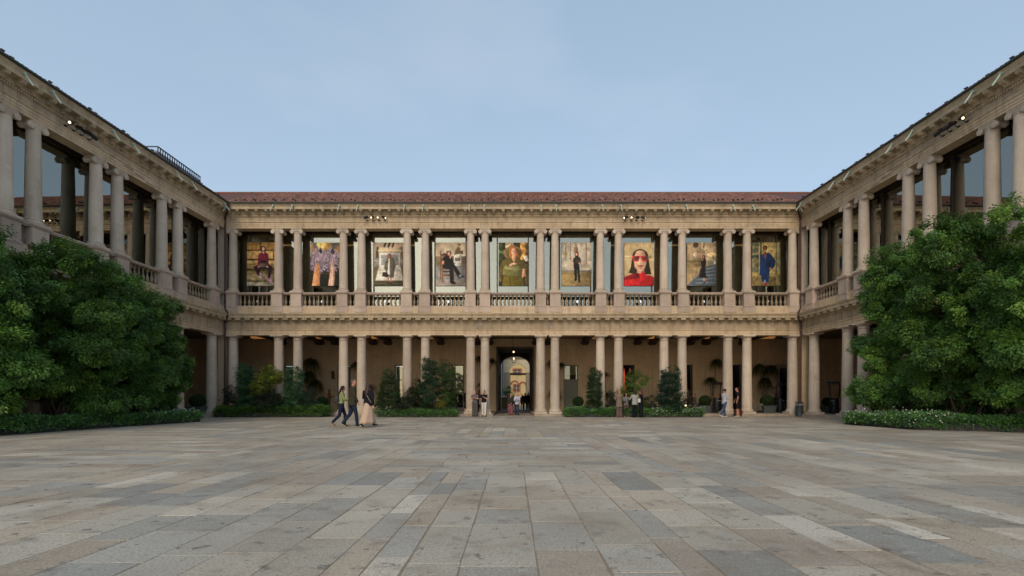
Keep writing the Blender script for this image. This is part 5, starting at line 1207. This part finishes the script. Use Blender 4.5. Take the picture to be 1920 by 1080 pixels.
# 4 brown person by the pot
person('person in brown jumper and grey trousers holding a phone behind the clipped ball', PX(617, 35.6), 35.6, 1.62, -85, z=.15, arms=((10, 6, 85, 10), (30, 6, 60, 0)), top=('shirt', (112, 74, 48), .95, 'long'), bottom=('trousers', (84, 84, 84), .06), hair=('short', (44, 26, 22)), skin=(150, 98, 74), vox=.014)
# 5,6,7 near the columns left of the passage
person('man in grey T-shirt and wide charcoal trousers, arms folded, left of the passage', PX(890.5, 30.1), 30.1, 1.60, 172, arms=((28, 10, 95, 55), (28, 10, 88, 60)), yaw=-20, top=('tshirt', (104, 92, 92), .97, 'short'), bottom=('wide', (84, 82, 78), .02), shoes=((70, 52, 46), None), hair=('short', (26, 22, 22)), vox=.011)
person('man in black open shirt and white trousers, left of the passage', PX(907.5, 30.3), 30.3, 1.61, 168, legs=((6, 4), (-6, 2)), arms=((25, 8, 105, 40), (-12, 30, 10, 0)), yaw=-35, top=('shirt', (30, 28, 32), .93, 'short'), bottom=('trousers', (222, 218, 212), .02), shoes=((44, 36, 32), None), hair=('short', (22, 18, 18)), vox=.011)
person('woman in dark navy clothes standing behind the two men, half hidden', PX(899, 32.2), 32.2, 1.52, 10, z=.15, top=('coat', (34, 34, 48), .5, 'long'), bottom=('trousers', (34, 34, 46), .05), hair=('long', (58, 42, 36)), vox=.014)
person('person in a long black coat behind the column left of the two men', PX(876, 33.2), 33.2, 1.58, 160, z=.15, top=('coat', (16, 16, 18), .35, 'long'), bottom=('trousers', (16, 16, 18), .05), hair=('short', (20, 18, 18)), skin=(60, 44, 38), vox=.015, width=1.1)
# 8 couple in the passage mouth
person('woman with dark jacket and plum trousers at the passage mouth', PX(957.5, 32.6), 32.6, 1.36, 180, legs=((8, 6), (-6, 4)), arms=((10, 8, 50, 30), (5, 8, 30, 20)), top=('jacket', (52, 48, 48), .90, 'long'), bottom=('wide', (140, 84, 92), .08), shoes=((30, 26, 28), None), hair=('long', (92, 60, 46)), vox=.011)
person('grey haired man in navy blazer and pale shirt beside the woman in plum', PX(969.5, 32.4), 32.4, 1.47, 176, legs=((6, 6), (-6, 4)), arms=((25, 8, 90, 45), (22, 8, 80, 40)), top=('shirt', (180, 182, 205), .86, 'long'), bottom=('trousers', (44, 50, 66), .04), shoes=((24, 24, 28), None), hair=('short', (150, 130, 116)), skin=(206, 148, 124), vox=.011)
# 9 four women
G = 'four women talking in front of the olive shrub'
person('woman in tan coat and mauve trousers, leftmost of the four talking women', PX(1161, 28.6), 28.6, 1.62, 12, arms=((15, 14, 95, 10), (12, 12, 90, 25)), top=('coat', (122, 106, 92), .66, 'long'), bottom=('wide', (104, 82, 80), .03), shoes=((190, 186, 180), None), hair=('tail', (150, 112, 84)), vox=.011, group=G)
person('shorter woman in grey jacket facing the camera, hand raised to her face', PX(1174, 29.0), 29.0, 1.42, 176, arms=((30, 14, 120, 20), (20, 8, 80, 40)), top=('jacket', (112, 110, 112), .88, 'long'), bottom=('wide', (100, 74, 74), .03), shoes=((190, 180, 170), None), hair=('bob', (66, 44, 38)), skin=(176, 122, 104), vox=.011, group=G)
person('woman in pale grey belted jacket and black trousers, seen from behind', PX(1190, 28.5), 28.5, 1.56, 18, arms=((35, 16, 50, 10), (10, 10, 80, 40)), top=('jacket', (156, 158, 152), .84, 'long'), bottom=('trousers', (22, 26, 34), .02), shoes=((18, 18, 18), None), hair=('bob', (26, 20, 22)), vox=.011, group=G)
person('woman all in black with long brown hair, rightmost of the four', PX(1202, 28.7), 28.7, 1.60, 60, arms=((15, 8, 70, 30), (10, 8, 70, 20)), top=('jacket', (22, 24, 30), .92, 'long'), bottom=('wide', (22, 26, 32), .02), shoes=((26, 24, 24), None), hair=('long', (78, 48, 40)), vox=.011, group=G)
o = empty('shoulder_bag', (PX(1202, 28.7)-.17, 28.50, .98), 'white bag held by the woman in black', 'bag'); vs, fs = rbox((.16, .08, .22), .03, 2); MB().add(vs, fs).build('bag', cloth((206, 204, 198)), o); MB().tube([(-.05, 0, .1), (0, 0, .24), (.05, 0, .1)], .008, 5).build('handle', cloth((206, 204, 198)), o)
# 10, 11 two men on the right
person('curly haired man in white shirt and blue jeans looking at his phone', PX(1358, 28.7), 28.7, 1.65, -75, legs=((10, 4), (-14, 22)), arms=((12, 8, 85, 5), (18, 8, 80, 0)), nod=20, top=('shirt', (176, 174, 182), .86, 'long'), bottom=('trousers', (56, 80, 110), .02), shoes=((222, 216, 200), None), hair=('curly', (40, 28, 26)), skin=(170, 118, 96), vox=.011)
o = empty('mobile_phone', (PX(1372, 28.7), 28.62, 1.12), 'pale phone held by the curly haired man', 'phone'); MB().add(*rbox((.13, .07, .012), .005, 1)).build('case', cloth((200, 200, 196)), o); MB().box(-.055, .055, -.03, .03, .0065, .0075).build('screen', M_BLACK, o)
person('man in black T-shirt and black shorts facing the curly haired man', PX(1383, 28.8), 28.8, 1.76, 72, legs=((4, 4), (-4, 3)), arms=((2, 10, 12, 0), (8, 12, 18, 0)), top=('tshirt', (24, 24, 28), .92, 'short'), bottom=('shorts', (28, 28, 32), 0), shoes=((176, 160, 130), None), hair=('short', (32, 26, 26)), skin=(176, 124, 102), vox=.011, width=1.08)
o = empty('suitcase', (PX(1383.5, 30.0), 30.0, 0), 'dark red suitcase standing on the ground behind the man in shorts', 'suitcase')
MB().add(*rbox((.46, .22, .40), .04, 2, (0, 0, .25))).build('shell', plain('oxblood_leather', (.07, .016, .014), .45), o)
for sx in (-1, 1): MB().lathe([(.035, -.02), (.035, .02)], 10, (sx*.17, 0, .035), Matrix.Rotation(PI/2, 3, 'Y')).build('wheel', M_BLACK, o)
MB().tube([(-.1, 0, .45), (-.1, 0, .50), (.1, 0, .50), (.1, 0, .45)], .012, 6).build('handle', M_BLACK, o)
# 12 people in the far court
G = 'people standing in the far court beyond the passage'
FC = [(949.5, 50.5, 1.50, 170, (190, 194, 186), (70, 110, 110), 'woman in white top and teal skirt in the far court', 'long', (110, 70, 50)),
      (979, 49.5, 1.48, 10, (120, 40, 60), (60, 50, 60), 'person in a crimson top right behind the couple in the far court', 'long', (40, 26, 26)),
      (984.5, 47.9, 1.66, 20, (24, 24, 28), (20, 20, 24), 'person in black, left of the two dark figures in the far court', 'short', (30, 26, 26)),
      (990.5, 48.6, 1.72, -20, (18, 18, 22), (18, 18, 22), 'person in black with dark red hair at the right edge of the passage', 'bob', (86, 30, 30)),
      (963.5, 52.5, 1.5, 180, (170, 160, 60), (60, 60, 60), 'person in a mustard top seen between the couple in the far court', 'short', (60, 44, 36))]
for px, Y, h, fa, c1, c2, lab, hk, hc in FC:
    person(lab, PX(px, Y), Y, h, fa, legs=((5, 3), (-7, 4)), top=('jacket', c1, .86, 'long'), bottom=('trousers', c2, .03), hair=(hk, hc), vox=.018, group=G)
# ---- tub armchairs with seated guests on the right
def armchair(px, Y, face, label):
    o = empty('tub_armchair', (PX(px, Y), Y, .15), label, 'armchair', math.radians(face), 'tub armchairs in the right of the arcade'); m = plain('taupe_upholstery', (.10, .085, .07), .9)
    n = 22; sh = MB(); vs = []; fs = []
    for i in range(n+1):
        a = PI*(-.12+1.24*i/n); hgt = .50+.14*math.sin(max(0, min(PI, a)))**1
        for rr, zz in ((.40, .14), (.42, hgt-.03), (.39, hgt), (.33, hgt), (.31, hgt-.03), (.31, .14)): vs.append((rr*math.cos(a), -rr*math.sin(a)*1.0+.05, zz))
    for i in range(n):
        for j in range(6): j2 = (j+1) % 6; fs.append((i*6+j, i*6+j2, (i+1)*6+j2, (i+1)*6+j))
    fs += [tuple(range(6)), tuple(n*6+j for j in range(5, -1, -1))]
    sh.add(vs, fs).build('backrest', m, o, autosm=50)
    MB().add(*rbox((.60, .60, .20), .05, 3, (0, .06, .30))).build('seat', m, o, smooth=True)
    for sx in (-1, 1):
        for sy in (-.14, .26): MB().tube([(sx*.22, sy, .2), (sx*.25, sy, 0)], [.022, .014], 7).build('leg', M_BLACK, o)
    return o
armchair(1352, 33.2, 60, 'taupe tub armchair left of the first column base by the heater'); armchair(1410.5, 33.0, -20, 'taupe tub armchair with its back to the court, left of its twin')
armchair(1422, 33.6, 20, 'taupe tub armchair right of its twin, beside the clipped ball'); armchair(1467, 34.6, 80, 'taupe tub armchair behind the second patio heater'); armchair(1302, 34.5, 90, 'taupe tub armchair behind the white flowers')
ss = ((84, 84), (84, 84))
person('seated man in dark jacket behind the first patio heater', PX(1351, 33.9), 33.9, 1.70, 60, z=.15, legs=ss, sit=.42, top=('jacket', (28, 26, 30), .98, 'long'), bottom=('trousers', (30, 30, 34), .03), hair=('short', (34, 26, 22)), skin=(160, 110, 88), vox=.014)
person('seated man in grey shirt behind the white flowers', PX(1302, 34.4), 34.4, 1.70, 100, z=.15, legs=ss, sit=.42, top=('shirt', (76, 78, 74), .98, 'long'), bottom=('trousers', (40, 40, 44), .03), hair=('short', (34, 26, 22)), skin=(160, 110, 88), vox=.014)
person('seated woman with bare arms beside the second patio heater', PX(1455, 34.8), 34.8, 1.68, -70, z=.15, legs=ss, sit=.42, top=('tshirt', (30, 28, 30), .98, 'short'), bottom=('trousers', (30, 30, 34), .03), hair=('tail', (30, 22, 20)), skin=(170, 116, 94), vox=.014)
person('person standing in the dark doorway behind the white flowers', PX(1290, 37.3), 37.3, 1.62, 150, z=.15, top=('shirt', (90, 60, 44), .9, 'long'), bottom=('trousers', (26, 26, 30), .03), hair=('short', (34, 22, 18)), skin=(190, 120, 80), vox=.015)

# ================================================================== FURNITURE
def heater(px, Y, face, label, z=.15, s=1.0):
    o = empty('patio_heater', (PX(px, Y), Y, z), label, 'patio heater', math.radians(face), 'black curved arm patio heaters'); o.scale = (s, s, s)
    b = MB().loft([(0, 0, .03), (0, 0, .10), (0, 0, .72), (0, 0, .90), (0, 0, .98)], [(.26, .26), (.28, .27), (.27, .26), (.24, .22), (.20, .17)], 20); b.build('body', M_BLACK, o, autosm=40)
    MB().box(-.10, .10, -.285, -.25, .80, .84).build('badge', plain('pale_badge', (.4, .4, .38), .5), o)
    MB().ell((0, -.265, .52), (.075, .03, .06)).build('recess_shade', plain('shadow_recess', (.005, .005, .005), .8), o)  # near-black bump: shade of a recess in the body, put into the colour
    for sx in (-1, 1): MB().tube([(sx*.20, .02, .92), (sx*.25, .10, 1.15), (sx*.28, .13, 1.50), (sx*.29, .06, 1.85), (sx*.27, -.10, 2.00), (sx*.25, -.28, 2.03)], [.045, .040, .034, .034, .034, .028], 8).build('arm', M_BLACK, o, smooth=True)
    h = MB().add(*rbox((.60, .22, .15), .04, 2, (0, -.12, 1.93))); h.box(-.34, .34, -.40, .06, 2.02, 2.045); h.build('heater_head', M_BLACK, o)
    for i in range(2): MB().box(-.22+.26*i, -.04+.26*i, -.236, -.232, 1.89, 1.96).build('burner_plate', M_GREYM, o)
heater(1345, 32.6, 8, 'patio heater standing between a clipped ball and the curly haired man'); heater(1463, 33.4, 30, 'patio heater left of the litter bin, in front of an armchair')
heater(1564, 31.3, -50, 'patio heater beside the small clipped ball on the right'); heater(1634, 27.0, -55, 'patio heater half hidden by the right trees')
o = empty('litter_bin', (PX(1499, 30.2), 30.2, 0), 'dark ribbed round litter bin with hooded top at the corner downpipe', 'litter bin')
MB().lathe([(.22, 0), (.23, .03), (.215, .05), (.215, .62), (.235, .64), (.235, .67)], 20).build('body', plain('bin_green_grey', (.035, .045, .05), .5), o, autosm=40)
h = MB().lathe([(.235, .83), (.24, .85), (.17, .91), (.05, .95), (.03, .99), (.0, .99)], 20)
for a in range(4): h.tube([(.21*math.cos(a*PI/2+.78), .21*math.sin(a*PI/2+.78), .66), (.21*math.cos(a*PI/2+.78), .21*math.sin(a*PI/2+.78), .84)], .018, 6)
h.build('hood', plain('bin_green_grey', (.035, .045, .05), .5), o, autosm=40); MB().lathe([(.16, .60), (.16, .80)], 16).build('liner', plain('grey_bag', (.25, .25, .24), .7), o)
# lanterns in the passage
def lantern(px, Y, top, bot, w, label):
    zt, zb = PZ(top, Y), PZ(bot, Y); w = w*Y/F; x = PX(px, Y); o = empty('hanging_lantern', (x, Y, zb), label, 'lantern', 0, 'lanterns hanging in the passage'); H = zt-zb; m = MB()
    for sx in (-1, 1):
        for sy in (-1, 1): m.tube([(sx*w*.38, sy*w*.38, 0), (sx*w*.5, sy*w*.5, H*.75), (0, 0, H)], .014, 5)
    for z_, q_ in ((0, .38), (H*.75, .5)): m.tube([(-w*q_, -w*q_, z_), (w*q_, -w*q_, z_), (w*q_, w*q_, z_), (-w*q_, w*q_, z_), (-w*q_, -w*q_, z_)], .016, 5)
    m.tube([(0, 0, H), (0, 0, 5.59-zb)], .012, 5); m.build('frame', M_BLACK, o); MB().ell((0, 0, H*.45), (.055, .055, .07)).build('bulb', M_BULB, o)
lantern(963.5, 40.0, 663, 680, 8, 'larger black lantern hanging lower in the passage'); lantern(963, 36.5, 650, 668, 8, 'upper black lantern hanging at the passage mouth')
# faint lettering on the arcade wall by the stone doorway
Yw = FY+DEP; o = empty('wall_lettering', (PX(1451.5, Yw), Yw, 0), 'small dark lettering and two lines of text on the arcade wall', 'sign'); m = MB(); z0 = PZ(729.5, Yw); z1 = PZ(725, Yw)
for q in (-.13, -.03): m.box(q-.022, q+.022, -.012, -.002, z0, z1)
m.box(-.04, .10, -.0125, -.0025, z1-.03, z1); m.box(.06, .10, -.012, -.002, z0+.09, z1-.03); m.box(-.0, .06, -.0125, -.0025, z0+.07, z0+.10)
m.box(-.14, .12, -.01, -.002, PZ(735.8, Yw), PZ(735.2, Yw)); m.box(-.17, .12, -.01, -.002, PZ(737.7, Yw), PZ(737.1, Yw)); m.build('lettering', M_BRONZE, o)
